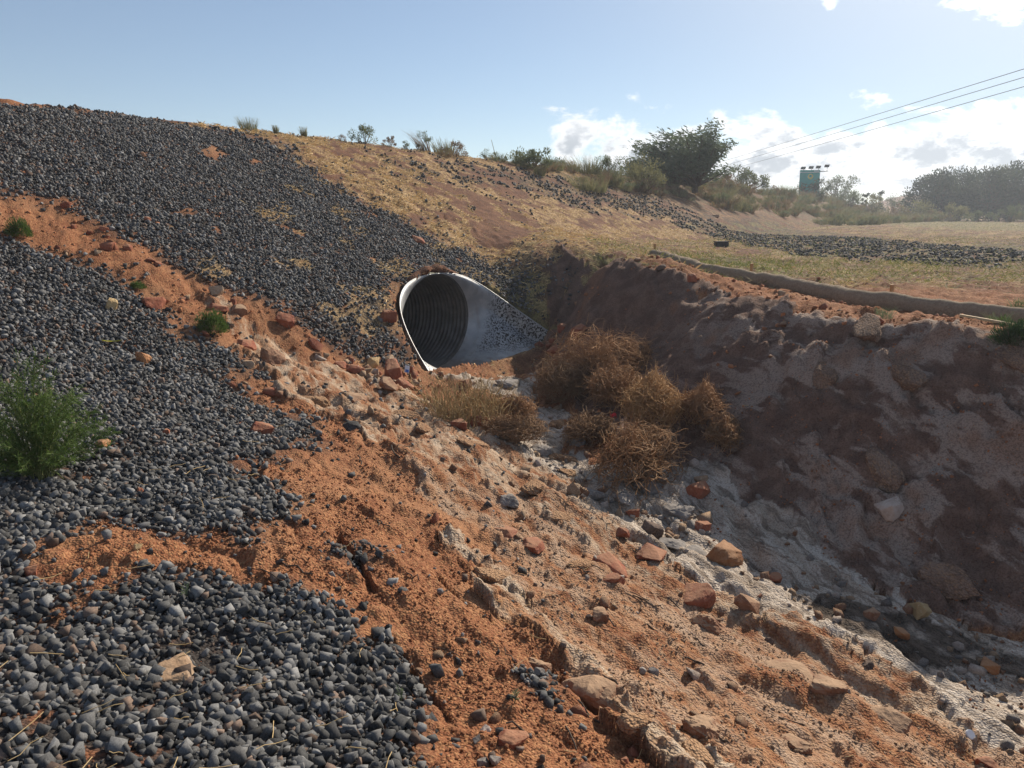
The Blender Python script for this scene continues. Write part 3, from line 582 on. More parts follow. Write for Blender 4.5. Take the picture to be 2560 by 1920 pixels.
# ------------------------------------------------------------------ culvert with flared outlet
def metal_material(name, spatter=False):
    m, t = new_mat(name)
    co = t.n('ShaderNodeTexCoord').outputs['Object']
    n = t.noise(co, 6, 5, .6); n2 = t.noise(t.vmap(co, (1, 1, .25)), 9, 4, .6)
    col = t.mix(t.step(n, .35, .7), (.36, .37, .38), (.50, .50, .49))
    col = t.mix(t.m('MULTIPLY', t.step(n2, .5, .75), .5), col, (.30, .25, .20))
    rough = t.m('ADD', .46, t.m('MULTIPLY', n, .2))
    if spatter:
        sx = t.n('ShaderNodeSeparateXYZ', i_0=co)
        # tar specks thrown over the outer two thirds of the wing
        sp = t.noise(t.vmap(co, (1, 1, .8)), 36, 3, .6, .5)
        zone = t.m('MULTIPLY', t.step(t.m('ADD', sx.outputs[0], t.m('MULTIPLY', t.noise(co, 4, 3), .25)), .30, .50), t.step(sx.outputs[2], .10, .30))
        k = t.m('MULTIPLY', t.step(sp, .50, .535), zone)
        col = t.mix(k, col, (.035, .03, .026)); 
        low_ = t.step(t.m('ADD', sx.outputs[2], t.m('MULTIPLY', n, .12)), .20, .06)
        col = t.mix(t.m('MULTIPLY', low_, .75), col, (.16, .11, .075))
        mud = t.m('MAXIMUM', k, t.m('MULTIPLY', low_, .75))
        rough = t.m('ADD', rough, t.m('MULTIPLY', mud, .45))
        met = t.m('SUBTRACT', .6, t.m('MULTIPLY', mud, .6))
    else: met = .8
    return finish(m, t, col, rough, n, .004, .5, metal=met)
M_ZINC = metal_material('galvanised_steel'); M_WING = metal_material('spattered_steel', True)
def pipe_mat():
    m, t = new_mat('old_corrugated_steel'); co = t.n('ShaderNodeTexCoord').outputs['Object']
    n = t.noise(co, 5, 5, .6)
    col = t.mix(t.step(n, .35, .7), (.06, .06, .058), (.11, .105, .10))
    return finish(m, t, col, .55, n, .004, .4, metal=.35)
def build_culvert():
    r, l = CUL['r'], CUL['l']; kv = CUL['rv']/r      # the barrel is a little wider than high
    root = bpy.data.objects.new('culvert', None); COL.objects.link(root)
    root.location = (CUL['x'], CUL['y'], 0); root.rotation_euler = (0, 0, CUL['a'])
    root['label'] = 'corrugated metal culvert pipe with flared galvanised outlet in the gravel embankment'; root['category'] = 'culvert'
    # corrugated pipe
    nu, nt = 640, 72
    U = -np.linspace(0, 6.2, nu); TH = np.linspace(0, 2*np.pi, nt, endpoint=False)
    RR = r+.014*np.cos(2*np.pi*U/.0775)-.014
    V = np.stack([np.repeat(U, nt), (kv*RR[:, None]*np.sin(TH)).ravel(), (r-RR[:, None]*np.cos(TH)).ravel()], 1)
    i = np.arange(nu-1)[:, None]*nt; j = np.arange(nt)[None]; jn = (j+1) % nt
    Q = np.stack([i+j, i+jn, i+nt+jn, i+nt+j], -1).reshape(-1, 4)
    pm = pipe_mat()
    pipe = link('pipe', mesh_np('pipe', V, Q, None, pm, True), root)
    # flared apron: ruled shell from the pipe circle to the outlet line, its free edge on a curve
    ns, nf = 36, 60
    S = np.linspace(0, 1, ns)[:, None]; ph = np.linspace(0, 1, nf)[None]
    def shell(side, off=0.):
        th = ph*np.pi
        c0 = np.stack([0*th, kv*(r+off)*np.sin(th), r-(r+off)*np.cos(th)], -1)
        fl = .62
        v1 = np.where(ph < fl, CUL['w']*ph/fl, CUL['w']); z1 = np.where(ph < fl, .0, CUL['h']*(ph-fl)/(1-fl))
        c1 = np.stack([np.full_like(ph, l), v1+off, z1-off*(ph < fl)], -1)
        s3 = S[..., None]
        ru = c0*(1-s3)+c1*s3
        eu, ev, ez = cul_edge(S)
        E = np.stack([eu, ev+off, ez], -1)
        ru = ru+(E-ru[:, -1:, :])*(ph**2.2)[..., None]
        ru[..., 1] *= side
        return ru
    Vs, Fs = [], []
    for side in (1, -1):
        for off in (0., .012):
            k = sum(len(a) for a in Vs); P = shell(side, off).reshape(-1, 3); Vs.append(P)
            a = k+np.arange(ns-1)[:, None]*nf; b = np.arange(nf-1)[None]
            q = np.stack([a+b, a+b+1, a+nf+b+1, a+nf+b], -1).reshape(-1, 4)
            if (side > 0) == (off > 0): q = q[:, ::-1]
            Fs.append(q)
    apron = link('flared_apron', mesh_np('flared_apron', np.vstack(Vs), np.vstack(Fs), None, M_WING, True), root)
    apron['label'] = 'galvanised flared apron specked with black tar'
    # rolled rim along each free edge
    for side in (1, -1):
        P = shell(side)[:, -1, :]
        rim = link('rolled_rim', tube_mesh('rolled_rim', P, .009, 8, M_ZINC), apron)
    th = np.linspace(0, 2*np.pi, 73)
    link('joint_band', tube_mesh('joint_band', np.stack([0*th-.03, kv*(r-.012)*np.sin(th), r-(r-.012)*np.cos(th)], 1), .018, 6, pm), root)
    # steel anchor strap riveted outside the left wing
    return root
def tube_mesh(name, P, rad, n=6, mat=None, caps=False):
    P = np.asarray(P, float); R = np.broadcast_to(np.asarray(rad, float), (len(P),))
    T = np.gradient(P, axis=0); T /= np.linalg.norm(T, axis=1)[:, None]+1e-9
    up = np.array([0, 0, 1.]) if abs(T[0, 2]) < .9 else np.array([1., 0, 0])
    A = np.cross(T, up); A /= np.linalg.norm(A, axis=1)[:, None]+1e-9; B = np.cross(A, T)
    th = np.linspace(0, 2*np.pi, n, endpoint=False)
    V = P[:, None]+R[:, None, None]*(np.cos(th)[None, :, None]*A[:, None]+np.sin(th)[None, :, None]*B[:, None])
    V = V.reshape(-1, 3)
    i = np.arange(len(P)-1)[:, None]*n; j = np.arange(n)[None]; jn = (j+1) % n
    Q = np.stack([i+j, i+jn, i+n+jn, i+n+j], -1).reshape(-1, 4)
    Tt = None
    if caps:
        k = len(V); V = np.vstack([V, P[:1], P[-1:]]); a = np.arange(n); b = (a+1) % n; o = (len(P)-1)*n
        Tt = np.vstack([np.stack([b, a, np.full(n, k)], 1), np.stack([o+a, o+b, np.full(n, k+1)], 1)])
    return mesh_np(name, V, Q, Tt, mat, True)
build_culvert()
# red earth packed over the crown of the pipe
th_ = np.linspace(-.8, .8, 50); qx, qy = cul_xy(-.045+0*th_, (CUL['rv']+.075)*np.sin(th_))
LP = np.stack([qx, qy, CUL['r']+(CUL['r']+.075)*np.cos(th_)], 1)
me = tube_mesh('soil_lip', LP, .060+.016*fbm(th_*6, 0*th_, 3, 651), 9, ground.data.materials[0])
co_ = np.array([v.co for v in me.vertices]); nz_ = fbm(co_[:, 0]*9+co_[:, 2]*7, co_[:, 1]*9, 3, 652); me.vertices.foreach_set('co', (co_+.018*nz_[:, None]).astype(np.float32).ravel())
at_ = me.attributes.new('upper', 'FLOAT', 'POINT'); at_.data.foreach_set('value', np.ones(len(me.vertices), np.float32))
link('soil_lip', me, ground)

# ------------------------------------------------------------------ stones
def ico(sub):
    bm = bmesh.new(); bmesh.ops.create_icosphere(bm, subdivisions=sub, radius=1)
    V = np.array([v.co for v in bm.verts]); Ft = np.array([[v.index for v in f.verts] for f in bm.faces]); bm.free(); return V, Ft
ICO = {k: ico(k) for k in (1, 2, 3, 4)}
def sphere_noise(V, f, seed):
    return fbm(V[:, 0]*f+V[:, 2]*f*.7+seed*3.1, V[:, 1]*f-V[:, 2]*f*.6+seed*1.7, 3, 200+seed % 9)
def hull(npts, seed, boxy=.5):
    """convex chunk of broken stone from random points, scaled to a unit box"""
    r = np.random.default_rng(seed)
    P = r.normal(size=(npts, 3)); P /= np.linalg.norm(P, axis=1)[:, None]
    C = P/np.abs(P).max(1)[:, None]
    P = P*(1-boxy)+C*boxy*.85; P *= r.uniform(.78, 1., (npts, 1))
    bm = bmesh.new()
    for p in P: bm.verts.new(p)
    res = bmesh.ops.convex_hull(bm, input=bm.verts)
    bmesh.ops.delete(bm, geom=[g for g in res['geom_interior'] if isinstance(g, bmesh.types.BMVert)], context='VERTS')
    return bm
def bm_arrays(bm):
    bmesh.ops.triangulate(bm, faces=bm.faces); bm.verts.index_update()
    V = np.array([v.co for v in bm.verts]); Ft = np.array([[v.index for v in f.verts] for f in bm.faces]); bm.free()
    V = V-(V.max(0)+V.min(0))/2; V = V/np.abs(V).max(0); return V, Ft
def chip_verts(npts, seed):
    """crushed stone: a knocked-about block with sharp corners"""
    r = np.random.default_rng(seed); bm = bmesh.new()
    for cx_ in (-1, 1):
        for cy_ in (-1, 1):
            for cz_ in (-1, 1):
                if r.random() < .9: bm.verts.new(np.array([cx_, cy_, cz_])*r.uniform(.35, 1., 3))
    for _ in range(npts-8): p = r.normal(size=3); bm.verts.new(p/np.abs(p).max()*r.uniform(.6, 1.))
    res = bmesh.ops.convex_hull(bm, input=bm.verts)
    bmesh.ops.delete(bm, geom=[g for g in res['geom_interior'] if isinstance(g, bmesh.types.BMVert)], context='VERTS')
    return bm_arrays(bm)
def rock_verts(npts, seed, cuts=4, smooth=2, rough=.035):
    bm = hull(npts, seed, .6)
    bmesh.ops.dissolve_limit(bm, angle_limit=.32, verts=bm.verts, edges=bm.edges)
    bmesh.ops.triangulate(bm, faces=bm.faces)
    for _ in range(cuts):
        bmesh.ops.subdivide_edges(bm, edges=[e for e in bm.edges if e.calc_length() > .16], cuts=1, use_grid_fill=True)
        bmesh.ops.triangulate(bm, faces=bm.faces)
    for _ in range(smooth): bmesh.ops.smooth_vert(bm, verts=bm.verts, factor=.5, use_axis_x=True, use_axis_y=True, use_axis_z=True)
    V, Ft = bm_arrays(bm)
    L = np.linalg.norm(V, axis=1)[:, None]+1e-6; D = V/L
    n = sphere_noise(D, 1.8, seed)+.6*sphere_noise(D, 5., seed+1)+.4*np.abs(sphere_noise(D, 9., seed+2))
    V = V*(1+rough*n[:, None])
    return V, Ft
def stone_mat(name, c1, c2, c3, vary=.5, rough=.9, scale=9., dust=None, grain=False, bumpy=True):
    m, t = new_mat(name); co = t.n('ShaderNodeTexCoord').outputs['Object']
    rnd = t.n('ShaderNodeObjectInfo').outputs['Random']
    vec = t.n('ShaderNodeVectorMath', operation='ADD', i_0=co, i_1=t.n('ShaderNodeCombineXYZ', i_0=t.m('MULTIPLY', rnd, 50.)).outputs[0]).outputs[0]
    n = t.noise(vec, scale, 4, .6); f = t.noise(vec, scale*5, 2, .6)
    col = t.mix(t.step(n, .35, .68), c1, c2)
    col = t.mix(t.m('MULTIPLY', t.step(f, .52, .72), .5), col, c3)
    k = t.m('ADD', 1-vary*.5, t.m('MULTIPLY', rnd, vary))
    col = t.mix(1., col, t.n('ShaderNodeCombineColor', i_0=k, i_1=k, i_2=k).outputs[0], 'MULTIPLY')
    if dust:
        nz = t.n('ShaderNodeSeparateXYZ', i_0=t.n('ShaderNodeNewGeometry').outputs['Normal']).outputs[2]
        col = t.mix(t.m('MULTIPLY', t.step(t.m('ADD', nz, t.m('MULTIPLY', t.m('SUBTRACT', n, .5), 1.2)), .55, 1.), .6), col, dust)
    if grain:      # coated with the same crumbs as the slope
        vo = t.n('ShaderNodeTexVoronoi', i_Scale=78.); t.put(vo.inputs['Vector'], co)
        col = t.mix(t.m('MULTIPLY', t.step(t.n('ShaderNodeSeparateColor', i_0=vo.outputs['Color']).outputs[0], .5, 1.), .5), col, (.43, .26, .145)); col = t.mix(t.m('MULTIPLY', t.step(vo.outputs['Distance'], .45, .75), .5), col, (.35, .28, .24), 'MULTIPLY')
        return finish(m, t, col, rough, t.m('SUBTRACT', f, t.m('MULTIPLY', vo.outputs['Distance'], .6)), .02, .12)
    return finish(m, t, col, rough, f if bumpy else None, .006, .25 if bumpy else .15)
M_GRAV = stone_mat('basalt_chips', (.082, .081, .080), (.135, .134, .132), (.20, .197, .193), 1.1, .82, 8, bumpy=False)
MR = dict(
    red=stone_mat('red_sandstone', (.24, .075, .042), (.32, .12, .066), (.40, .19, .115), .35, dust=(.34, .19, .11)),
    orange=stone_mat('orange_sandstone', (.29, .12, .05), (.37, .18, .08), (.43, .26, .14), .3, dust=(.36, .21, .12)),
    brown=stone_mat('brown_sandstone', (.20, .095, .055), (.30, .16, .095), (.40, .26, .17), .35, dust=(.42, .29, .18)),
    tan=stone_mat('tan_limestone', (.29, .19, .12), (.40, .29, .195), (.48, .38, .28), .3, dust=(.45, .28, .16)),
    yellow=stone_mat('yellow_limestone', (.38, .25, .115), (.47, .335, .17), (.52, .41, .26), .2),
    pale=stone_mat('pale_crust', (.40, .31, .25), (.55, .46, .39), (.62, .55, .48), .3),
    grey=stone_mat('grey_stone', (.17, .15, .135), (.30, .265, .235), (.42, .38, .33), .4),
    dark=stone_mat('dark_stone', (.085, .06, .05), (.15, .10, .075), (.25, .17, .12), .4),
    crust=stone_mat('crusted_earth', (.29, .16, .09), (.38, .25, .155), (.46, .34, .23), .25, .95, 7, dust=(.38, .225, .125), grain=True),
    bankrock=stone_mat('bank_crust', (.17, .11, .08), (.25, .175, .13), (.33, .25, .195), .4, .95, 5, grain=True),
    clinker=stone_mat('black_clinker', (.035, .033, .032), (.07, .066, .062), (.12, .1, .09), .2))
GV = []           # shared stone meshes: darker, mid, lighter and a few dusty ones
M_GRAVS = [M_GRAV, stone_mat('dark_basalt_chips', (.042, .0415, .041), (.075, .074, .073), (.12, .119, .117), 1., .8, 8, bumpy=False),
           stone_mat('light_basalt_chips', (.14, .138, .135), (.21, .207, .202), (.28, .275, .27), .8, .85, 8, bumpy=False), stone_mat('dusty_chips', (.12, .09, .075), (.20, .14, .105), (.30, .2, .14), .8, .9, 8, bumpy=False)]
for k in range(16):
    P, Ft = chip_verts(9+k % 4, 500+k); GV.append(mesh_np('chip', P*.5, None, Ft, M_GRAVS[(0, 1, 0, 2, 1, 0, 2, 0, 1, 0, 2, 1, 0, 3, 0, 1)[k]]))
# scatter of the crushed stone
def jitter_grid(x0, x1, y0, y1, sp, rng):
    nx, ny = int((x1-x0)/sp), int((y1-y0)/sp)
    X, Y = np.meshgrid(x0+(np.arange(nx)+.5)*sp, y0+(np.arange(ny)+.5)*sp)
    return (X+rng.uniform(-.5, .5, X.shape)*sp).ravel(), (Y+rng.uniform(-.5, .5, X.shape)*sp).ravel()
def in_view(x, y, margin=1.12):
    return (np.abs(x) < margin*.72*np.maximum(y, .3)+.5) & (y > .9)
rng = np.random.default_rng(3)
gx, gy, gs = [], [], []
for (x0, x1, y0, y1, sp, s0, s1) in ((-3.6, .3, 1.2, 4.6, .0195, .015, .049), (-8.5, 0, 4.6, 9.0, .029, .024, .050), (-10.5, 1.2, 9.0, 15., .036, .030, .052), (-11, 1.0, 15., 22, .065, .045, .07)):
    x, y = jitter_grid(x0, x1, y0, y1, sp, rng)
    k = in_view(x, y); x, y = x[k], y[k]
    Z = zones(x, y, True); strawy = Z['straw']
    hole = sstep(.42, .62, fbm(x*2.1+3, y*2.1, 4, 601))*(y < 5)*.7
    keep = (rng.random(len(x)) < Z['gravel']**1.3*(1-.75*strawy)*(1-hole))
    keep |= (Z['gravel'] < .3) & (strawy > .2) & (rng.random(len(x)) < .22*sstep(0, .5, fbm(x*1.7, y*1.7, 3, 602)))
    # thin strays over the neighbouring earth
    keep |= (Z['gravel'] < .5) & (Z['sand']+Z['bank']+Z['meadow'] < .5) & (rng.random(len(x)) < .012) & (y < 9)
    x, y = x[keep], y[keep]; gx.append(x); gy.append(y); gs.append(s0+(s1-s0)*rng.random(len(x))**2.2)
for (x0, x1, y0, y1, sp) in ((-4, 14, 14, 32, .085),):
    x, y = jitter_grid(x0, x1, y0, y1, sp, rng); k = in_view(x, y); x, y = x[k], y[k]
    Z = zones(x, y); k = (Z['gband'] > .3) & (rng.random(len(x)) < .62*sstep(-.7, .35, fbm(x*1.3, y*1.3, 4, 621))); x, y = x[k], y[k]
    gx.append(x); gy.append(y); gs.append(.045+.035*rng.random(len(x))); NB = len(x)
gx, gy, gs = map(np.concatenate, (gx, gy, gs))
u, v = cul_uv(gx, gy); k = ~((u > -.1) & (u < CUL['l']+.1) & (np.abs(v) < np.interp(u, _eu, _ev)+.04)); gx, gy, gs = gx[k], gy[k], gs[k]
gz = ground_z(gx, gy)+gs*rng.uniform(-.12, .42, len(gs))
grot = rng.uniform(0, 2*np.pi, (len(gs), 3)); gsc = gs[:, None]*rng.uniform(.55, 1.3, (len(gs), 3)); gid = rng.integers(0, 16, len(gs)); gid[gy > 16] = rng.choice([1, 4, 8, 11, 15, 1, 4, 0], (gy > 16).sum())
def instance_cloud(name, pts, rot, scl, idx, meshes, **kw):
    """one object of countless small pieces: geometry nodes set a shared mesh on every point"""
    me = bpy.data.meshes.new(name); me.vertices.add(len(pts)); me.vertices.foreach_set('co', np.asarray(pts, np.float32).ravel())
    for nm, dat in (('rot', rot), ('scl', scl)):
        a = me.attributes.new(nm, 'FLOAT_VECTOR', 'POINT'); a.data.foreach_set('vector', np.asarray(dat, np.float32).ravel())
    a = me.attributes.new('idx', 'INT', 'POINT'); a.data.foreach_set('value', np.asarray(idx, np.int32))
    for mm in {m_.materials[0].name: m_.materials[0] for m_ in meshes}.values(): me.materials.append(mm)
    o = link(name, me, **kw)
    cl = bpy.data.collections.new(name+'_pieces')
    for i, mm in enumerate(meshes):
        cl.objects.link(bpy.data.objects.new('%s_piece_%02d' % (name, i), mm))
    g = bpy.data.node_groups.new(name, 'GeometryNodeTree')
    g.interface.new_socket('Geometry', in_out='INPUT', socket_type='NodeSocketGeometry'); g.interface.new_socket('Geometry', in_out='OUTPUT', socket_type='NodeSocketGeometry')
    N = g.nodes; L = g.links.new
    gi, go = N.new('NodeGroupInput'), N.new('NodeGroupOutput'); ip = N.new('GeometryNodeInstanceOnPoints'); ci = N.new('GeometryNodeCollectionInfo')
    ci.inputs[0].default_value = cl; ci.inputs['Separate Children'].default_value = True
    def nat(n, ty):
        q = N.new('GeometryNodeInputNamedAttribute'); q.data_type = ty; q.inputs[0].default_value = n; return q.outputs[0]
    L(gi.outputs[0], ip.inputs['Points']); L(ci.outputs[0], ip.inputs['Instance']); ip.inputs['Pick Instance'].default_value = True
    L(nat('idx', 'INT'), ip.inputs['Instance Index'])
    e2r = N.new('FunctionNodeEulerToRotation'); L(nat('rot', 'FLOAT_VECTOR'), e2r.inputs[0]); L(e2r.outputs[0], ip.inputs['Rotation'])
    L(nat('scl', 'FLOAT_VECTOR'), ip.inputs['Scale']); L(ip.outputs[0], go.inputs[0])
    md = o.modifiers.new('pieces', 'NODES'); md.node_group = g
    return o
# the 300 stones that show largest are pieces of the ground of their own
fwd = gy*math.cos(.2094)-(gz-2.3)*math.sin(.2094); upv = gy*math.sin(.2094)+(gz-2.3)*math.cos(.2094)
vis = (np.abs(gx/fwd) < .66) & (np.abs(upv/fwd) < .5) & (fwd > 0)
order = np.argsort(-np.where(vis, gsc.max(1)/fwd, 0))[:300]
for q in order:
    link('gravel_stone', GV[gid[q]], ground, (gx[q], gy[q], gz[q]), grot[q], gsc[q])
rest = np.ones(len(gx), bool); rest[order] = False
instance_cloud('gravel', np.stack([gx, gy, gz], 1)[rest], grot[rest], gsc[rest], gid[rest], GV, kind='stuff', label='dark grey crushed basalt gravel spread over the slopes')
print('gravel', len(gx))
# crumbs and clods of the red and pale earth
CV = []
M_CLOD = stone_mat('earth_crumbs', (.33, .13, .06), (.44, .19, .09), (.50, .27, .14), .5, .95, 3)
M_CLODP = stone_mat('crust_crumbs', (.34, .21, .13), (.48, .34, .23), (.55, .42, .3), .5, .95, 3)
for k in range(6):
    P, Ft = chip_verts(14, 700+k); CV.append(mesh_np('crumb', P*.5, None, Ft, M_CLOD))
for k in range(4):
    P, Ft = chip_verts(14, 720+k); CV.append(mesh_np('crumb', P*.5, None, Ft, M_CLODP))
cx, cy, cs = [], [], []
for (x0, x1, y0, y1, sp, s0, s1, pr) in ((-2.6, 3.4, 1.6, 4.6, .0155, .005, .020, .9), (-4, 5, 4.6, 7.5, .026, .008, .026, .8), (-7, 4, 7.5, 12, .06, .015, .06, .5)):
    x, y = jitter_grid(x0, x1, y0, y1, sp, rng); k = in_view(x, y); x, y = x[k], y[k]
    Z = zones(x, y); pr_ = pr*np.clip(1-.9*Z['gravel']-.85*Z['sand']-.7*Z['bank']-.9*Z['pale']-.9*Z['meadow'], 0, 1)*sstep(-.5, .5, fbm(x*2.5, y*2.5, 3, 303))
    k = rng.random(len(x)) < pr_; x, y = x[k], y[k]; cx.append(x); cy.append(y); cs.append(s0+(s1-s0)*rng.random(len(x))**3.2)
cx, cy, cs = map(np.concatenate, (cx, cy, cs)); Z = zones(cx, cy)
k = pit(cx, cy, 0*cx)[1]; cx, cy, cs = cx[~k], cy[~k], cs[~k]; Z = {q: a[~k] for q, a in Z.items()}
ci_ = np.where(Z['pale'] > .5, rng.integers(6, 10, len(cx)), rng.integers(0, 6, len(cx)))
instance_cloud('earth_crumbs', np.stack([cx, cy, ground_z(cx, cy)+cs*.02], 1), rng.uniform(0, 6.28, (len(cx), 3)), cs[:, None]*rng.uniform(.6, 1.2, (len(cx), 3)), ci_, CV, kind='stuff', label='crumbs of red earth lying on the slope')
print('crumbs', len(cx))
# single rocks
def rock_obj(name, x, y, s, h, kind, seed, sink, parent=None, **kw):
    r = np.random.default_rng(seed)
    worn = kind in ('pale', 'tan', 'grey', 'brown', 'crust', 'bankrock') and parent is not None
    P, Ft = rock_verts(int(r.integers(14, 20)), 900+seed, 4 if s > .1 else 3, 5 if worn else 1, .09 if worn else .05)
    P = P*np.array([.5*s, .5*s*r.uniform(.75, 1.1), .5*s*h])
    z = float(ground_z(x, y)[0]); e = .05
    nx = float(base(x+e, y)-base(x-e, y))/(2*e); ny = float(base(x, y+e)-base(x, y-e))/(2*e)
    me = mesh_np(name, P, None, Ft, MR[kind], False)
    try: me.polygons.foreach_set('use_smooth', np.ones(len(me.polygons), bool)); me.set_sharp_from_angle(angle=.42)
    except Exception: pass
    tilt = Vector((-nx*.6, -ny*.6, 1)).to_track_quat('Z', 'Y') @ Quaternion((0, 0, 1), r.uniform(0, 6.28))
    if kind in ('crust', 'bankrock'):
        tilt = Vector((-nx, -ny, 1)).to_track_quat('Z', 'Y') @ Quaternion((0, 0, 1), -.9+r.uniform(-.3, .3))
        return link(name, me, parent, (x, y, z+.5*s*h*(1-2*sink)), tilt.to_euler(), (1.35, .9, .8), **kw)
    return link(name, me, parent, (x, y, z+.5*s*h*(1-2*sink)), tilt.to_euler(), **kw)
for i, (x, y, s, h, kind, lab) in enumerate(ROCKS):
    rock_obj('rock', x, y, s, h, kind, i, .29, label=lab, cat='rock', group='loose rocks on the slopes')
for i, (x, y, s, h, kind) in enumerate(BEDDED):
    inb = zones(np.array([x]), np.array([y]))['bank'][0] > .5
    if inb and i % 5: continue
    if not inb and kind in ('pale', 'tan') and i % 5 in (1, 3): continue
    kind = 'bankrock' if inb else ('crust' if kind in ('pale', 'tan') and y < 9.5 and not (x > 1 and y > 5) else kind)
    rock_obj('bedded_boulder', x, y, s*1.1, h*1.0, kind, 200+i, .46, ground)
# smaller stones on the bare red strip and along the gully edge: pieces of the ground
SV = {}
for kk in ('red', 'tan', 'brown', 'grey', 'pale', 'dark'):
    SV[kk] = []
    for q in range(3):
        P, Ft = rock_verts(13, 800+q+len(SV)*7, 1, 0, .06); SV[kk].append(mesh_np('stone', P*.5, None, Ft, MR[kk]))
ns = 0
for _ in range(9000):
    if ns >= 300: break
    t_ = rng.random()
    if t_ < .40:   x, y = rng.uniform(-7.5, -1.2), rng.uniform(6.8, 10.5)
    elif t_ < .55: x, y = rng.normal(-1.75, .4), rng.normal(9.4, .45)
    elif t_ < .62: x, y = rng.normal(.75, .35), rng.normal(12.2, .3)
    elif t_ < .85: x, y = rng.uniform(-.6, 2.6), rng.uniform(2.6, 8)
    else:          x, y = rng.uniform(1.2, 5.0), rng.uniform(7.0, 12.5)
    Z = zones(np.array([x]), np.array([y]))
    if Z['gravel'][0] > .5 or not in_view(np.array([x]), np.array([y]), 1.)[0] or pit(np.array([x]), np.array([y]), np.array([0.]))[1][0]: continue
    if Z['sand'][0] > .5 and rng.random() < .6: continue
    if Z['bank'][0] > .5 and rng.random() < .75: continue
    kk = rng.choice(['grey', 'pale', 'red'] if Z['sand'][0] > .5 else (['brown', 'brown', 'dark'] if Z['bank'][0] > .5 else ['tan', 'brown', 'pale'] if Z['pale'][0] > .5 else ['red', 'red', 'red', 'brown', 'tan']))
    s = (.03+.13*rng.random()**2.6)*(1. if y > 6 else .55)
    link('stone', SV[kk][rng.integers(0, 3)], ground, (x, y, float(ground_z(x, y)[0])+s*.1), rng.uniform(0, 6.28, 3), s*rng.uniform(.6, 1.1, 3)); ns += 1
# rubble and pebbles of the channel bed
x, y = jitter_grid(-1, 4.5, 3.2, 10.5, .05, rng); Z = zones(x, y)
pr_ = Z['sand']*(.05+.40*sstep(.0, .6, fbm(x*1.6, y*1.6, 3, 611)))*(1-.3*Z['dark']); k = (rng.random(len(x)) < pr_) & in_view(x, y); x, y = x[k], y[k]; s = .018+.075*rng.random(len(x))**3.
PV_ = []
for kk in ('pale', 'grey', 'tan', 'brown'):
    for q in range(2):
        P, Ft = chip_verts(12, 740+q+len(PV_)); PV_.append(mesh_np('pebble', P*.5, None, Ft, MR[kk]))
instance_cloud('channel_pebbles', np.stack([x, y, ground_z(x, y)+s*.05], 1), rng.uniform(0, 6.28, (len(x), 3)), s[:, None]*rng.uniform(.6, 1.2, (len(x), 3)), rng.integers(0, 8, len(x)), PV_, kind='stuff', label='pale and grey pebbles on the channel bed')
# ------------------------------------------------------------------ sediment roll, stakes, litter, board
def simple_mat(name, c1, c2, scale=20., rough=.85, bump=.004, spec=.2, metal=0., trans=0., stretch=(1, 1, 1)):
    m, t = new_mat(name); co = t.vmap(t.n('ShaderNodeTexCoord').outputs['Object'], stretch)
    n = t.noise(co, scale, 4, .6)
    return finish(m, t, t.mix(t.step(n, .32, .7), c1, c2), rough, n if bump else None, bump or .001, spec, metal=metal, trans=trans)
def box_mesh(name, sx, sy, sz, mat, bev=.004):
    bm = bmesh.new(); bmesh.ops.create_cube(bm, size=1)
    for v in bm.verts: v.co = Vector((v.co.x*sx, v.co.y*sy, v.co.z*sz))
    if bev: bmesh.ops.bevel(bm, geom=bm.edges, offset=bev, segments=2, affect='EDGES')
    me = bpy.data.meshes.new(name); bm.to_mesh(me); bm.free(); me.materials.append(mat); return me
def empty(name, loc, rz=0., **kw):
    o = bpy.data.objects.new(name, None); COL.objects.link(o); o.location = loc; o.rotation_euler = (0, 0, rz)
    for k, v_ in kw.items(): o[{'cat': 'category'}.get(k, k)] = v_
    return o
def smooth_path(P, n):
    P = np.asarray(P, float); t = np.linspace(0, len(P)-1, n); i = np.clip(t.astype(int), 0, len(P)-2); f = (t-i)[:, None]
    g = lambda k: P[np.clip(i+k, 0, len(P)-1)]
    a, b, c, d = g(-1), g(0), g(1), g(2)
    return .5*(2*b+(c-a)*f+(2*a-5*b+4*c-d)*f*f+(3*b-a-3*c+d)*f**3)
rp = smooth_path(ROLL, 260)
rr_ = .112+.010*fbm(rp[:, 0]*2.6, rp[:, 1]*2.6, 2, 401)+.006*fbm(rp[:, 0]*7, rp[:, 1]*7, 2, 402)
rr_[:6] *= np.array([.45, .75, .9, .97, 1, 1])
rz_ = base(rp[:, 0], rp[:, 1]); rz_ = np.convolve(np.pad(rz_, 12, 'edge'), np.ones(25)/25, 'valid')
P3 = np.stack([rp[:, 0], rp[:, 1], rz_+rr_*.75+.012*fbm(rp[:, 0]*1.5, rp[:, 1]*1.5, 2, 403)], 1)
mr, t = new_mat('jute_netting'); co = t.n('ShaderNodeTexCoord').outputs['Object']
n = t.noise(co, 30, 4, .65); net = t.n('ShaderNodeTexVoronoi', feature='DISTANCE_TO_EDGE', i_Scale=55.); t.put(net.inputs['Vector'], co)
col = t.mix(t.step(n, .3, .7), (.30, .22, .15), (.46, .35, .24)); col = t.mix(t.step(net.outputs['Distance'], .08, .02), col, (.42, .34, .25))
finish(mr, t, col, .95, t.m('ADD', n, t.step(net.outputs['Distance'], .12, .02)), .012, .1)
link('sediment_roll', tube_mesh('sediment_roll', P3, rr_, 18, mr, True), label='long brown netted sediment roll snaking along the top of the shaded bank', cat='sediment roll')
M_WOOD = simple_mat('raw_timber', (.36, .20, .09), (.50, .31, .16), 30, .8, .002, stretch=(1, 1, .15))
M_LATH = simple_mat('pale_timber', (.50, .36, .20), (.60, .46, .28), 30, .8, .002, stretch=(.15, 1, 1))
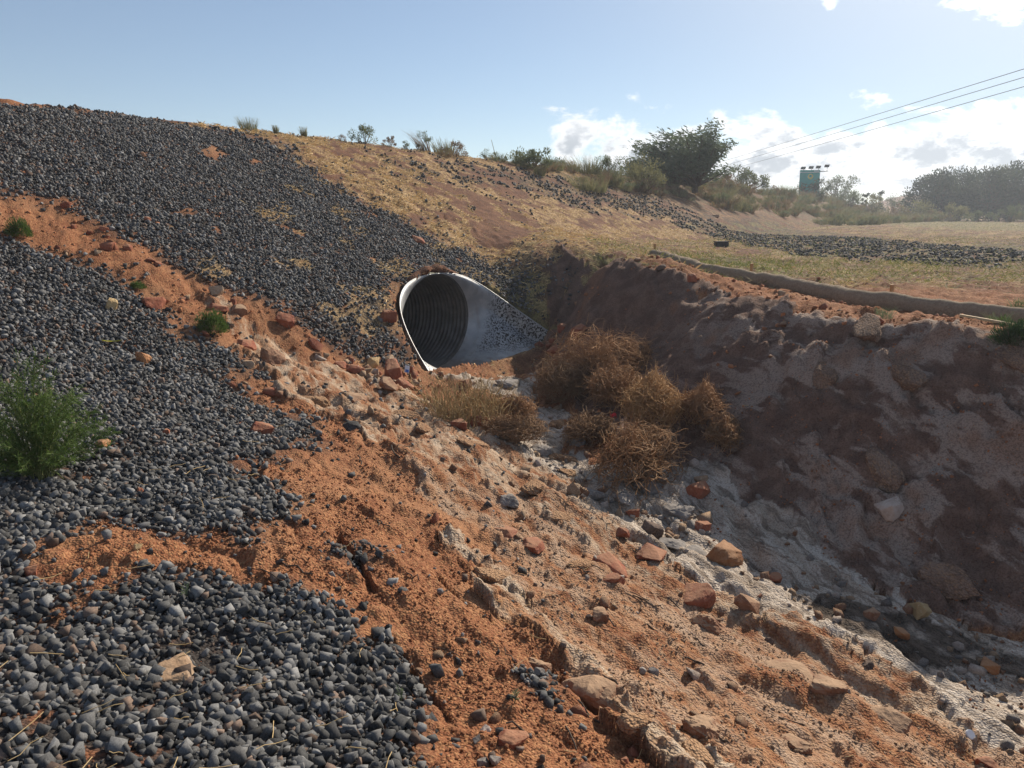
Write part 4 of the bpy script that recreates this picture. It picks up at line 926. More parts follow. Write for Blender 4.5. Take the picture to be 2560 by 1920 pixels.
for (x, y), lab in zip(STAKES, ('orange wooden stake at the left end of the sediment roll', 'wooden stake in the middle of the sediment roll', 'wooden stake in the right part of the sediment roll')):
    z = float(ground_z(x, y)[0])
    bm = bmesh.new(); bmesh.ops.create_cube(bm, size=1)
    for v_ in bm.verts:
        k = .75 if v_.co.z > 0 else .3
        v_.co = Vector((v_.co.x*.045*k*1.3, v_.co.y*.045*k*1.3, v_.co.z*.30))
    bmesh.ops.bevel(bm, geom=bm.edges, offset=.004, segments=1, affect='EDGES')
    me = bpy.data.meshes.new('stake'); bm.to_mesh(me); bm.free(); me.materials.append(M_WOOD)
    link('wooden_stake', me, None, (x, y, z+.09), (.05, -.06, .4), label=lab, cat='stake', group='stakes holding the sediment roll')
x0, y0, _ = AT_LATH0; x1, y1, _ = AT_LATH1
x1, y1 = x0+.52, y0-.22
z0, z1 = float(ground_z(x0, y0)[0]), float(ground_z(x1, y1)[0])
d_ = Vector((x1-x0, y1-y0, z1-z0))
lath = link('lath', box_mesh('lath', d_.length, .05, .02, M_LATH, .002), None, ((x0+x1)/2, (y0+y1)/2, (z0+z1)/2+.05), label='pale wooden lath lying on the lip beside the dark green plant', cat='lath')
lath.rotation_euler = d_.to_track_quat('X', 'Z').to_euler()
# black utility box on the grass
bx, by, bs = AT_BOX; bz = float(ground_z(bx, by)[0])
M_BLK = simple_mat('black_plastic', (.02, .02, .022), (.035, .035, .035), 12, .5, .001)
e = empty('utility_box', (bx, by, bz), .2, label='small black box on the grass beyond the sediment roll', cat='box')
link('box_body', box_mesh('box_body', bs*1.0, bs*.6, .14, M_BLK, .01), e, (0, 0, .06)); link('lid', box_mesh('lid', bs*1.05, bs*.65, .025, M_BLK, .006), e, (0, 0, .145))
# litter
M_WHITE = simple_mat('white_card', (.70, .71, .73), (.78, .78, .79), 5, .6, 0); M_BLUE = simple_mat('blue_print', (.04, .13, .45), (.05, .16, .5), 5, .6, 0); M_REDP = simple_mat('red_plastic', (.50, .05, .06), (.6, .07, .08), 8, .5, 0)
x, y, _ = AT_CARD; z = float(ground_z(x, y)[0])
e = empty('litter_card', (x, y, z+.075), .4, label='white and blue litter packet on the rubble by the culvert wing', cat='litter')
c_ = link('packet', box_mesh('packet', .062, .012, .10, M_WHITE, .004), e, (0, 0, 0), (-.5, .3, 0)); link('blue_print', box_mesh('blue_print', .045, .004, .035, M_BLUE, .001), c_, (0, -.0065, -.02))
x, y, _ = AT_REDLIT; z = float(ground_z(x, y)[0])
bm = bmesh.new(); bmesh.ops.create_grid(bm, x_segments=8, y_segments=6, size=.5)
for v_ in bm.verts: v_.co = Vector((v_.co.x*.07, v_.co.y*.045, .018*math.sin(v_.co.x*7)+.012*math.cos(v_.co.y*9)))
r_ = bmesh.ops.extrude_face_region(bm, geom=bm.faces[:])
for g in r_['geom']:
    if isinstance(g, bmesh.types.BMVert): g.co.z += .003
me = bpy.data.meshes.new('red_scrap'); bm.to_mesh(me); bm.free(); me.materials.append(M_REDP)
link('red_scrap', me, None, (x, y-.05, z+.10), (.5, .2, .3), label='crumpled red plastic scrap in the brush under the tumbleweeds', cat='litter')
x, y, _ = AT_CAP; z = float(ground_z(x, y)[0])
bm = bmesh.new(); bmesh.ops.create_cone(bm, cap_ends=True, segments=24, radius1=.026, radius2=.024, depth=.012); bmesh.ops.bevel(bm, geom=[e_ for e_ in bm.edges], offset=.002, segments=2, affect='EDGES')
me = bpy.data.meshes.new('bottle_cap'); bm.to_mesh(me); bm.free(); me.materials.append(M_WHITE)
link('bottle_cap', me, None, (x, y, z+.025), (.75, .1, .2), label='small round white bottle cap in the lower right', cat='bottle cap')
x, y, _ = AT_LEAF; z = float(ground_z(x, y)[0])
M_YEL = simple_mat('yellow_leaf', (.36, .34, .04), (.5, .42, .06), 20, .6, .001)
tt = np.linspace(-1, 1, 14); wv = .014*(1-tt**2)**.6
V = np.concatenate([np.stack([tt*.10, wv, .012*tt**2], 1), np.stack([tt*.10, -wv, .012*tt**2], 1), np.stack([tt*.10, wv*0, .012*tt**2-.006], 1)])
Q = [(i, i+1, 28+i+1, 28+i) for i in range(13)]+[(28+i, 28+i+1, 14+i+1, 14+i) for i in range(13)]
lf = link('fallen_leaf', mesh_np('fallen_leaf', V, Q, None, M_YEL), None, (x, y, z+.05), (.2, 0, -.1), label='narrow yellow-green leaf lying on the gravel above the feathery plant', cat='leaf')
# green signboard with solar panels, far off
M_SIGN = simple_mat('sign_green', (.02, .30, .26), (.03, .34, .29), 3, .5, 0); M_SW = simple_mat('sign_white', (.7, .72, .7), (.75, .76, .74), 3, .5, 0); M_SY = simple_mat('sign_yellow', (.55, .5, .12), (.6, .55, .15), 3, .5, 0)
M_POST = simple_mat('steel_post', (.16, .17, .18), (.22, .23, .24), 10, .5, 0, metal=.4); M_PV = simple_mat('solar_cell', (.012, .016, .035), (.02, .025, .05), 30, .25, 0, .5)
SX, SY = 29.25, 80.; SZ = 6.75                       # top edge of the board
sg = empty('signboard', (SX, SY, float(base(SX, SY))), -.12, label='green signboard with four solar panels on top behind the dark bush', cat='signboard')
gz0 = sg.location.z; top = SZ-gz0
link('board', box_mesh('board', 1.9, .08, 2.6, M_SIGN, .01), sg, (0, 0, top-1.3))
link('white_stripe', box_mesh('white_stripe', 1.84, .012, .06, M_SW, .002), sg, (0, -.047, top-.22)); link('lettering', box_mesh('lettering', .5, .012, .09, M_SW, .002), sg, (.6, -.047, top-.10))
bm = bmesh.new(); bmesh.ops.create_cone(bm, cap_ends=True, segments=28, radius1=.26, radius2=.26, depth=.012)
me = bpy.data.meshes.new('emblem'); bm.to_mesh(me); bm.free(); me.materials.append(M_SY)
em = link('emblem', me, sg, (.06, -.048, top-.62), (math.pi/2, 0, 0))
bm = bmesh.new(); bmesh.ops.create_cone(bm, cap_ends=True, segments=24, radius1=.13, radius2=.13, depth=.012)
me = bpy.data.meshes.new('emblem_center'); bm.to_mesh(me); bm.free(); me.materials.append(M_SIGN); link('emblem_center', me, em, (0, .04, .008))
for px_ in (-.75, .75): link('post', tube_mesh('post', [(px_, .1, -.3), (px_, .1, top-.05)], .05, 8, M_POST, True), sg)
link('outrigger', tube_mesh('outrigger', [(.9, .1, top-.14), (1.75, .1, top-.10)], .04, 8, M_POST, True), sg)
for px_, dz in ((-.62, .12), (.12, .16), (.80, .20), (1.60, .30)):
    pn = link('solar_panel', box_mesh('solar_panel', .46, .32, .03, M_PV, .004), sg, (px_-.04, .05, top+dz+.08), (math.radians(-48), 0, .1))
    link('panel_arm', tube_mesh('panel_arm', [(px_, .08, top-.12 if px_ > 1 else top), (px_, .06, top+dz+.06)], .025, 6, M_POST, True), sg)
# overhead wires
M_WIRE = simple_mat('wire', (.10, .105, .11), (.13, .13, .135), 3, .5, 0)
for (xa, xb, za, zb), lab in zip(((29.24, 25.88, 9.45, 9.9), (29.0, 26.52, 8.62, 9.74), (30.73, 26.2, 8.25, 9.25)), ('topmost of the three overhead wires right of the windswept tree', 'middle one of the three overhead wires right of the tree', 'lowest of the three overhead wires right of the tree')):
    s_ = np.linspace(0, 1, 60); yy = 150+(20-150)*s_
    link('overhead_wire', tube_mesh('overhead_wire', np.stack([xa+(xb-xa)*s_, yy, za+(zb-za)*s_-.4*s_*(1-s_)], 1), .017, 6, M_WIRE), label=lab, cat='wire', group='overhead wires')
# ------------------------------------------------------------------ plants
def leaf_mat(name, c1, c2, c3, trans=.35):
    m, t = new_mat(name); co = t.n('ShaderNodeTexCoord').outputs['Object']
    n = t.noise(co, 2.2, 3, .6); f_ = t.noise(co, 17, 2, .6)
    col = t.mix(t.step(n, .35, .65), c1, c2); col = t.mix(t.m('MULTIPLY', t.step(f_, .5, .72), .7), col, c3)
    return finish(m, t, col, .75, None, .001, .25, trans=trans)
ML = dict(shrub=leaf_mat('shrub_leaves', (0.101, 0.128, 0.065), (0.162, 0.189, 0.095), (0.243, 0.257, 0.135)), olive=leaf_mat('olive_leaves', (0.162, 0.162, 0.074), (0.257, 0.243, 0.108), (0.351, 0.324, 0.162)),
          dark=leaf_mat('dark_leaves', (0.041, 0.061, 0.038), (0.074, 0.095, 0.054), (0.115, 0.135, 0.074)), dry=leaf_mat('dry_leaves', (0.176, 0.115, 0.068), (0.270, 0.196, 0.115), (0.365, 0.284, 0.162)),
          grass=leaf_mat('grass_blades', (0.162, 0.162, 0.074), (0.257, 0.243, 0.121), (0.405, 0.351, 0.189)), tree=leaf_mat('tree_leaves', (0.079, 0.109, 0.066), (0.131, 0.166, 0.096), (0.211, 0.246, 0.140)),
          green=leaf_mat('green_leaves', (0.064, 0.111, 0.026), (0.106, 0.166, 0.037), (0.170, 0.221, 0.075), .3), deep=leaf_mat('deep_green_leaves', (0.032, 0.066, 0.022), (0.057, 0.105, 0.033), (0.100, 0.144, 0.059), .25),
          seed=leaf_mat('grey_green_leaves', (0.135, 0.176, 0.095), (0.203, 0.243, 0.135), (0.270, 0.297, 0.189)), wood=leaf_mat('wood_leaves', (0.041, 0.061, 0.041), (0.074, 0.097, 0.057), (0.135, 0.155, 0.088)))
M_BARK = simple_mat('bark', (.07, .05, .038), (.13, .10, .075), 25, .9, .004)
M_TWIG = simple_mat('grey_twigs', (.14, .10, .07), (.22, .17, .12), 25, .9, 0)
def leaf_quads(C, D, L, W, rg):
    """leaf blades: centre C, direction D, length, width -> verts, quads (slightly folded diamond)"""
    D = D/(np.linalg.norm(D, axis=1)[:, None]+1e-9); R_ = rg.normal(size=D.shape); S_ = np.cross(D, R_); S_ /= np.linalg.norm(S_, axis=1)[:, None]+1e-9
    L = np.asarray(L)[:, None]*.5; W = np.asarray(W)[:, None]*.5
    V = np.stack([C-D*L, C+S_*W, C+D*L, C-S_*W], 1).reshape(-1, 3)
    return V, np.arange(len(V)).reshape(-1, 4)
def strands(P, rad, n=3):
    """many polylines P (k, m, 3) with radius (k, m) -> one mesh of thin tubes"""
    k, m_, _ = P.shape
    T = np.gradient(P, axis=1); T /= np.linalg.norm(T, axis=2)[..., None]+1e-9
    up = np.array([.3, .2, 1.]); A = np.cross(T, up); A /= np.linalg.norm(A, axis=2)[..., None]+1e-9; B = np.cross(A, T)
    th = np.linspace(0, 2*np.pi, n, endpoint=False)
    V = P[:, :, None]+np.asarray(rad)[:, :, None, None]*(np.cos(th)[None, None, :, None]*A[:, :, None]+np.sin(th)[None, None, :, None]*B[:, :, None])
    V = V.reshape(-1, 3)
    a = (np.arange(k)*m_*n)[:, None, None]+(np.arange(m_-1)*n)[None, :, None]; j = np.arange(n)[None, None]; jn = (j+1) % n
    Q = np.stack([a+j, a+jn, a+n+jn, a+n+j], -1).reshape(-1, 4)
    return V, Q
def bush_parts(w, h, kind, seed, leaves):
    """foliage in separate clumps on branching stems -> (foliage V, Q), (stem V, Q)"""
    rg = np.random.default_rng(seed)
    nc = max(7, int(leaves/90))
    th = rg.uniform(0, 2*np.pi, nc); ct = rg.random(nc)**.7; rad = rg.uniform(.55, 1., nc)
    el_ = np.arcsin(np.clip(ct, 0, 1))
    C = np.stack([np.cos(th)*np.cos(el_)*w*.5*rad, np.sin(th)*np.cos(el_)*w*.42*rad, .12*h+.80*h*np.sin(el_)*rad*rg.uniform(.8, 1.08, nc)], 1)
    if kind == 'spiky': C[:, 2] *= rg.uniform(.6, 1.15, nc)
    cr = rg.uniform(.09, .19, nc)*min(w, h*1.6)
    k = rg.integers(0, nc, leaves); off = rg.normal(size=(leaves, 3)); off /= np.linalg.norm(off, axis=1)[:, None]; off *= (cr[k]*rg.random(leaves)**.45)[:, None]
    Pp = C[k]+off*np.array([1, 1, .85]); Pp[:, 2] = np.maximum(Pp[:, 2], .01)
    base_l = {'spiky': .055, 'olive': .05, 'shrub': .052}.get(kind, .05)*max(w, h)
    Ll = base_l*rg.uniform(.6, 1.5, leaves)*(900/leaves)**.25
    D = off+np.array([0, 0, .6])*np.linalg.norm(off, axis=1)[:, None]+rg.normal(size=off.shape)*.04*w
    FV, FQ = leaf_quads(Pp, D, Ll, Ll*(.30 if kind in ('spiky', 'shrub') else .42), rg)
    m_ = 6; s_ = np.linspace(0, 1, m_)[None, :, None]; B0 = np.stack([rg.normal(0, .04*w, nc), rg.normal(0, .04*w, nc), np.full(nc, -.03*h)], 1)
    mid = (B0+C)*.5+rg.normal(size=C.shape)*.05*w; mid[:, 2] *= .8
    P = (1-s_)**2*B0[:, None]+2*s_*(1-s_)*mid[:, None]+s_**2*C[:, None]
    rd = np.broadcast_to((.012*max(w, h)*(1-.8*s_[..., 0])), (nc, m_))
    SV_, SQ = strands(P, rd, 4)
    return (FV, FQ), (SV_, SQ)
def grass_parts(w, h, seed, n, lean=0., flat=1.):
    rg = np.random.default_rng(seed); m_ = 4; s_ = np.linspace(0, 1, m_)[None, :, None]
    a = rg.uniform(0, 2*np.pi, n); r0 = np.sqrt(rg.random(n))
    B0 = np.stack([np.cos(a)*r0*w*.32, np.sin(a)*r0*w*.3, np.full(n, -.01)], 1)
    hh = h*rg.uniform(.45, 1.05, n); out = np.stack([np.cos(a)*w*.22*r0*flat+lean*hh, np.sin(a)*w*.2*r0*flat, 0*a], 1)+np.stack([rg.normal(0, .1, n)*h, rg.normal(0, .1, n)*h, 0*a], 1)
    tip = B0+out; tip[:, 2] = hh
    mid = B0+out*.3; mid[:, 2] = hh*.62
    P = (1-s_)**2*B0[:, None]+2*s_*(1-s_)*mid[:, None]+s_**2*tip[:, None]
    W_ = np.maximum(.010*h*(1-.9*s_[..., 0]), .0008)*rg.uniform(.7, 1.5, (n, 1))*3.2
    side = np.stack([-np.sin(a+1.), np.cos(a+1.), 0*a], 1)[:, None]
    V = np.stack([P-side*W_[..., None]*.5, P+side*W_[..., None]*.5], 2).reshape(-1, 3)
    q = (np.arange(n)*m_*2)[:, None]+(np.arange(m_-1)*2)[None]
    return V, np.stack([q, q+1, q+3, q+2], -1).reshape(-1, 4)
def plant(name, x, y, lab, cat, group, parts, rz=0., zoff=0.):
    e_ = empty(name, (x, y, float(ground_z(x, y)[0])+zoff), rz, label=lab, cat=cat)
    if group: e_['group'] = group
    for pn_, (V, Q), mt in parts: link(pn_, mesh_np(pn_, V, Q, None, mt), e_)
    return e_
for i, (x, y, w_, h_, kind, lab) in enumerate(VEG):
    if x < 25: w_ *= 1.2; h_ *= 1.22
    elif x < 38: w_ *= 1.3; h_ *= 1.3
    if kind in ('tuft', 'plume'):
        gp = grass_parts(w_, h_*(.7 if kind == 'plume' else 1.1), 1000+i, 60 if kind == 'plume' else int(170+60*w_), -.6 if kind == 'plume' else -.12)
        plant('grass_tuft', x, y, lab, 'grass', 'plants along the crest', [('blades', gp, ML['grass'] if kind == 'tuft' else ML['dry'])])
    else:
        kk = {'darkbush': 'dark', 'spiky': 'shrub', 'dry': 'dry', 'olive': 'olive', 'shrub': 'shrub'}[kind]
        n_ = int(np.clip(700+900*w_*h_/max(1., (y/30.)**2), 900, 3200))
        fo, st_ = bush_parts(w_, h_, kind, 1000+i, n_)
        plant('bush', x, y, lab, 'bush', 'plants along the crest' if x < 25 else 'bushes in the distance', [('foliage', fo, ML[kk]), ('stems', st_, M_TWIG)])
# thin dry stalk on the crest
x, y, _ = AT_STALK; z = float(ground_z(x, y)[0])
link('dry_stalk', tube_mesh('dry_stalk', np.stack([np.linspace(0, -.1, 12)-.05*np.linspace(0, 1, 12)**2, 0*np.linspace(0, 1, 12), np.linspace(-.05, .62, 12)], 1), np.linspace(.012, .006, 12), 5, ML['dry'], True), None, (x, y, z), label='single thin dry stalk standing on the crest', cat='stalk')
# windswept tree
def windswept_tree(x, y, w_, h_):
    rg = np.random.default_rng(77)
    e_ = empty('windswept_tree', (x, y, float(ground_z(x, y)[0])-.05), 0., label='windswept dark tree leaning left on the crest', cat='tree')
    nb = 64; u_ = rg.uniform(-1, 1, nb)
    # branch ends: broad low crown, swept to the left, ragged top
    ex = u_*w_*.47-.05*w_; ey = rg.uniform(-.35, .35, nb)*w_
    topz = h_*(1.0-.36*np.abs(u_-.22)**2.2+.05*rg.normal(size=nb)); ez = topz*rg.uniform(.16, 1., nb)**.75
    E_ = np.stack([ex, ey, np.maximum(ez, .14*h_)], 1)
    B0 = np.stack([rg.normal(.12*w_, .02*w_, nb), rg.normal(0, .02*w_, nb), np.full(nb, .08*h_)], 1)
    mid = B0*.45+E_*.55; mid[:, 2] = B0[:, 2]*.35+E_[:, 2]*.65; mid[:, 0] += .06*w_
    m_ = 8; s_ = np.linspace(0, 1, m_)[None, :, None]
    P = (1-s_)**2*B0[:, None]+2*s_*(1-s_)*mid[:, None]+s_**2*E_[:, None]
    V, Q = strands(P, np.broadcast_to(.028*h_*(1-.85*s_[..., 0]), (nb, m_)), 5)
    tr = np.array([(.13*w_, 0, -.1), (.125*w_, .0, .06*h_), (.11*w_, .02, .14*h_), (.08*w_, .02, .26*h_)])
    link('trunk', tube_mesh('trunk', smooth_path(tr, 10), np.linspace(.055, .03, 10)*h_, 9, M_BARK), e_)
    link('branches', mesh_np('branches', V, Q, None, M_BARK), e_)
    n_ = 15000; k = rg.integers(0, nb, n_); t_ = rg.uniform(.5, 1.06, n_)[:, None]
    Pp = (1-t_)**2*B0[k]+2*t_*(1-t_)*mid[k]+t_**2*E_[k]
    off = rg.normal(size=(n_, 3)); off /= np.linalg.norm(off, axis=1)[:, None]; off *= (.10*w_*rg.random(n_)**.55)[:, None]
    off[:, 0] -= .05*w_*rg.random(n_)
    Pp = Pp+off*np.array([1.1, 1, .62]); k2 = Pp[:, 2] > .10*h_
    D = np.stack([-1+.6*rg.normal(size=n_), .6*rg.normal(size=n_), .35+.5*rg.normal(size=n_)], 1)
    L_ = .042*w_*rg.uniform(.6, 1.4, n_)
    V, Q = leaf_quads(Pp[k2], D[k2], L_[k2], L_[k2]*.26, rg)
    link('crown', mesh_np('crown', V, Q, None, ML['tree']), e_)
windswept_tree(7.85, 37.5, 4.75, 2.85)
# the wood on the right: single trees
WLAB = ['small dark tree at the left end of the wood', 'second tree from the left in the front of the wood', 'bushy tree left of the middle of the wood', 'tree in the middle of the wood', 'tall tree right of the middle of the wood', 'tall tree near the right picture edge', 'tallest tree cut by the right picture edge', 'tree standing outermost right of the wood', 'paler tree at the back left of the wood', 'paler tree at the back right of the wood']
for i, (x, y, w_, h_) in enumerate(WOOD):
    rg = np.random.default_rng(300+i); h_ = h_*1.06; w_ = w_*1.25
    nc = 60; th = rg.uniform(0, 2*np.pi, nc); zz = rg.random(nc); rd = np.sqrt(np.clip(1-(zz*1.0)**2.4, 0, 1))*rg.uniform(.5, 1., nc)
    C = np.stack([np.cos(th)*rd*w_*.5, np.sin(th)*rd*w_*.5, h_*(.10+.84*zz)], 1)
    n_ = 4200; k = rg.integers(0, nc, n_); off = rg.normal(size=(n_, 3)); off /= np.linalg.norm(off, axis=1)[:, None]; off *= (.16*w_*rg.random(n_)**.5)[:, None]
    FV, FQ = leaf_quads(C[k]+off, off+np.array([0, 0, .2]), np.full(n_, .26)*rg.uniform(.6, 1.5, n_), np.full(n_, .14), rg)
    s_ = np.linspace(0, 1, 5)[None, :, None]; B0 = np.zeros((nc, 3)); B0[:, 2] = .25*h_; mid = (B0+C)*.5; mid[:, 2] += .05*h_
    P = (1-s_)**2*B0[:, None]+2*s_*(1-s_)*mid[:, None]+s_**2*C[:, None]
    BV = strands(P, np.broadcast_to(.045*(1-.8*s_[..., 0]), (nc, 5)), 3)
    e_ = plant('tree', x, float(y), WLAB[i], 'tree', 'trees of the wood on the right', [('crown', (FV, FQ), ML['wood'] if i < 8 else ML['shrub']), ('branches', BV, M_BARK)])
    link('trunk', tube_mesh('trunk', [(0, 0, -.2), (.03, 0, .12*h_), (0, .02, .3*h_)], [.14, .11, .07], 8, M_BARK), e_)
# low scrub tufts on the slope between crest and meadow
rs = np.random.default_rng(21); protos = []
for q in range(5):
    pr_ = [('blades', grass_parts(1., .55, 2000+q, 150, 0., 1.4)), ('foliage', bush_parts(1., .5, 'shrub', 2100+q, 420)[0])]
    protos.append([(nm_, mesh_np(nm_, V, Q, None, ML[mt])) for (nm_, (V, Q)), mt in zip(pr_, (('grass', 'shrub'), ('dry', 'olive'), ('grass', 'seed'), ('grass', 'dry'), ('dry', 'shrub'))[q])])
SL = ('grey-green grassy scrub tuft', 'brown and olive scrub tuft', 'pale green scrub tuft', 'straw-coloured scrub tuft', 'dark green scrub tuft with dry stalks')
cnt = 0
while cnt < 280:
    px_ = rs.uniform(-2, 46); py_ = rs.uniform(21, 95)
    a_ = np.array([px_]); b_ = np.array([py_])
    d_ = float(emb_d(px_, py_))
    if not (inpoly(a_, b_, ZONES['scrub'])[0] > .5 or (-.6 < d_ < .5 and py_ < 60)): continue
    if rs.random() > np.clip(25/py_, .25, 1): continue
    s_ = rs.uniform(.35, 1.05)*(1+py_/80)*(.6 if d_ < .8 and py_ < 45 else 1.)
    q_ = int(rs.integers(0, 5)); pr_ = protos[q_]; z_ = float(ground_z(px_, py_)[0])
    e_ = empty('scrub_tuft', (px_, py_, z_), rs.uniform(0, 6.28), label=SL[q_]+(' on the crest' if d_ < .6 else ' on the slope below the crest' if d_ < 3 else ' near the level ground'), cat='scrub', group='scrub tufts on the far slope'); e_.scale = (s_, s_, s_*rs.uniform(.6, 1.1))
    for nm_, me in pr_: link(nm_, me, e_)
    cnt += 1
# near plants
def cushion(w_, h_, seed, n):
    rg = np.random.default_rng(seed); th = rg.uniform(0, 2*np.pi, n); ct = rg.random(n)**.8; st_ = np.sqrt(1-ct**2); rd = rg.uniform(.55, 1.02, n)*(1+.16*np.sin(3*th+seed))
    P = np.stack([np.cos(th)*st_*w_*.5*rd, np.sin(th)*st_*w_*.45*rd, ct*h_*rd*.95], 1)
    D = np.stack([np.cos(th)*st_, np.sin(th)*st_, ct+.5], 1)+rg.normal(size=(n, 3))*.35
    L_ = .12*w_*rg.uniform(.5, 1.3, n); return leaf_quads(P, D, L_, L_*.17, rg)
def feathery(w_, h_, seed, ns=150, nl=90):
    rg = np.random.default_rng(seed); m_ = 9; s_ = np.linspace(0, 1, m_)[None, :, None]
    a = rg.uniform(0, 2*np.pi, ns); sp = rg.random(ns)**.55
    B0 = np.stack([rg.normal(0, .05*w_, ns), rg.normal(0, .05*w_, ns), np.full(ns, -.02)], 1)
    tip = np.stack([np.cos(a)*sp*w_*.55, np.sin(a)*sp*w_*.5, h_*(1.02-.72*sp**1.6)*rg.uniform(.6, 1.05, ns)], 1)
    mid = tip*np.array([.45, .45, .85])+rg.normal(size=(ns, 3))*.05*w_
    P = (1-s_)**2*B0[:, None]+2*s_*(1-s_)*mid[:, None]+s_**2*tip[:, None]
    stems = strands(P, np.broadcast_to(.0028*(1-.7*s_[..., 0]), (ns, m_)), 3)
    N_ = ns*nl; k = rg.integers(0, ns, N_); t_ = rg.uniform(.25, 1.02, N_)[:, None]
    Pp = (1-t_)**2*B0[k]+2*t_*(1-t_)*mid[k]+t_**2*tip[k]; T = 2*(1-t_)*(mid[k]-B0[k])+2*t_*(tip[k]-mid[k]); T /= np.linalg.norm(T, axis=1)[:, None]
    D = T*.7+rg.normal(size=(N_, 3))*.7; D /= np.linalg.norm(D, axis=1)[:, None]; L_ = rg.uniform(.02, .055, N_)
    fol = leaf_quads(Pp+D*L_[:, None]*.5, D, L_, np.full(N_, .0042), rg)
    return stems, fol
def sprig(w_, h_, seed, n=70):
    return grass_parts(w_, h_, seed, n, 0., 1.6)
for i, (x, y, w_, h_, kind, lab) in enumerate(NEAR):
    if kind == 'feather':
        st_, fo = feathery(w_, h_*1.02, 31)
        plant('green_plant', x, y, lab, 'plant', None, [('stems', st_, leaf_mat('green_stems', (.12, .16, .05), (.2, .22, .08), (.3, .3, .12), .1)), ('foliage', fo, ML['green'])])
    elif kind == 'cushion':
        plant('green_plant', x, y, lab, 'plant', 'small green plants', [('foliage', cushion(w_, h_, 40+i, 2600), ML['deep'] if x > 3 else ML['green']), ('stems', grass_parts(w_*.7, h_*.8, 60+i, 40), M_TWIG)])
    elif kind == 'sprig':
        plant('green_plant', x, y, lab, 'plant', 'small green plants', [('stems', sprig(w_, h_*1.2, 50+i, 60), ML['seed']), ('foliage', cushion(w_, h_, 45+i, 380), ML['green'] if i % 2 else ML['seed'])])
    else:
        rg = np.random.default_rng(80+i); n_ = 26; t_ = rg.random(n_)
        a = rg.uniform(0, 6.28, n_); D = np.stack([np.cos(a), np.sin(a), .2+t_], 1); L_ = w_*.5*rg.uniform(.5, 1.1, n_)
        fo = leaf_quads(np.stack([0*t_, 0*t_, h_*(.35+.6*t_)], 1)+D*L_[:, None]*.4, D, L_, L_*.14, rg)
        st_ = strands(np.linspace(0, 1, 4)[None, :, None]*np.array([[[.01, 0, h_*.95]]]), np.full((1, 4), .0025), 4)
        plant('seedling', x, y, lab, 'seedling', 'seedlings', [('leaves', fo, ML['seed']), ('stem', st_, ML['seed'])])

# ------------------------------------------------------------------ tumbleweeds and dry grass in the channel
def dry_mat(name, c1, c2, c3):
    m, t = new_mat(name); co = t.n('ShaderNodeTexCoord').outputs['Object']
    n = t.noise(co, 5, 3, .6); col = t.mix(t.step(n, .35, .65), c1, c2)
    col = t.mix(t.m('MULTIPLY', t.step(t.noise(co, 40, 2, .6), .5, .7), .6), col, c3)
    return finish(m, t, col, .85, None, .001, .2, trans=.15)
MT = dict(ball=dry_mat('tumbleweed', (.33, .175, .085), (.46, .265, .135), (.56, .37, .215)), round=dry_mat('golden_tumbleweed', (.40, .225, .10), (.52, .315, .145), (.60, .41, .22)),
          dark=dry_mat('old_tumbleweed', (.24, .14, .075), (.35, .215, .12), (.47, .32, .19)), stick=dry_mat('twiggy_tumbleweed', (.29, .16, .08), (.41, .245, .13), (.53, .36, .21)), grass=dry_mat('dry_tuft', (.36, .25, .12), (.48, .35, .18), (.56, .43, .25)))
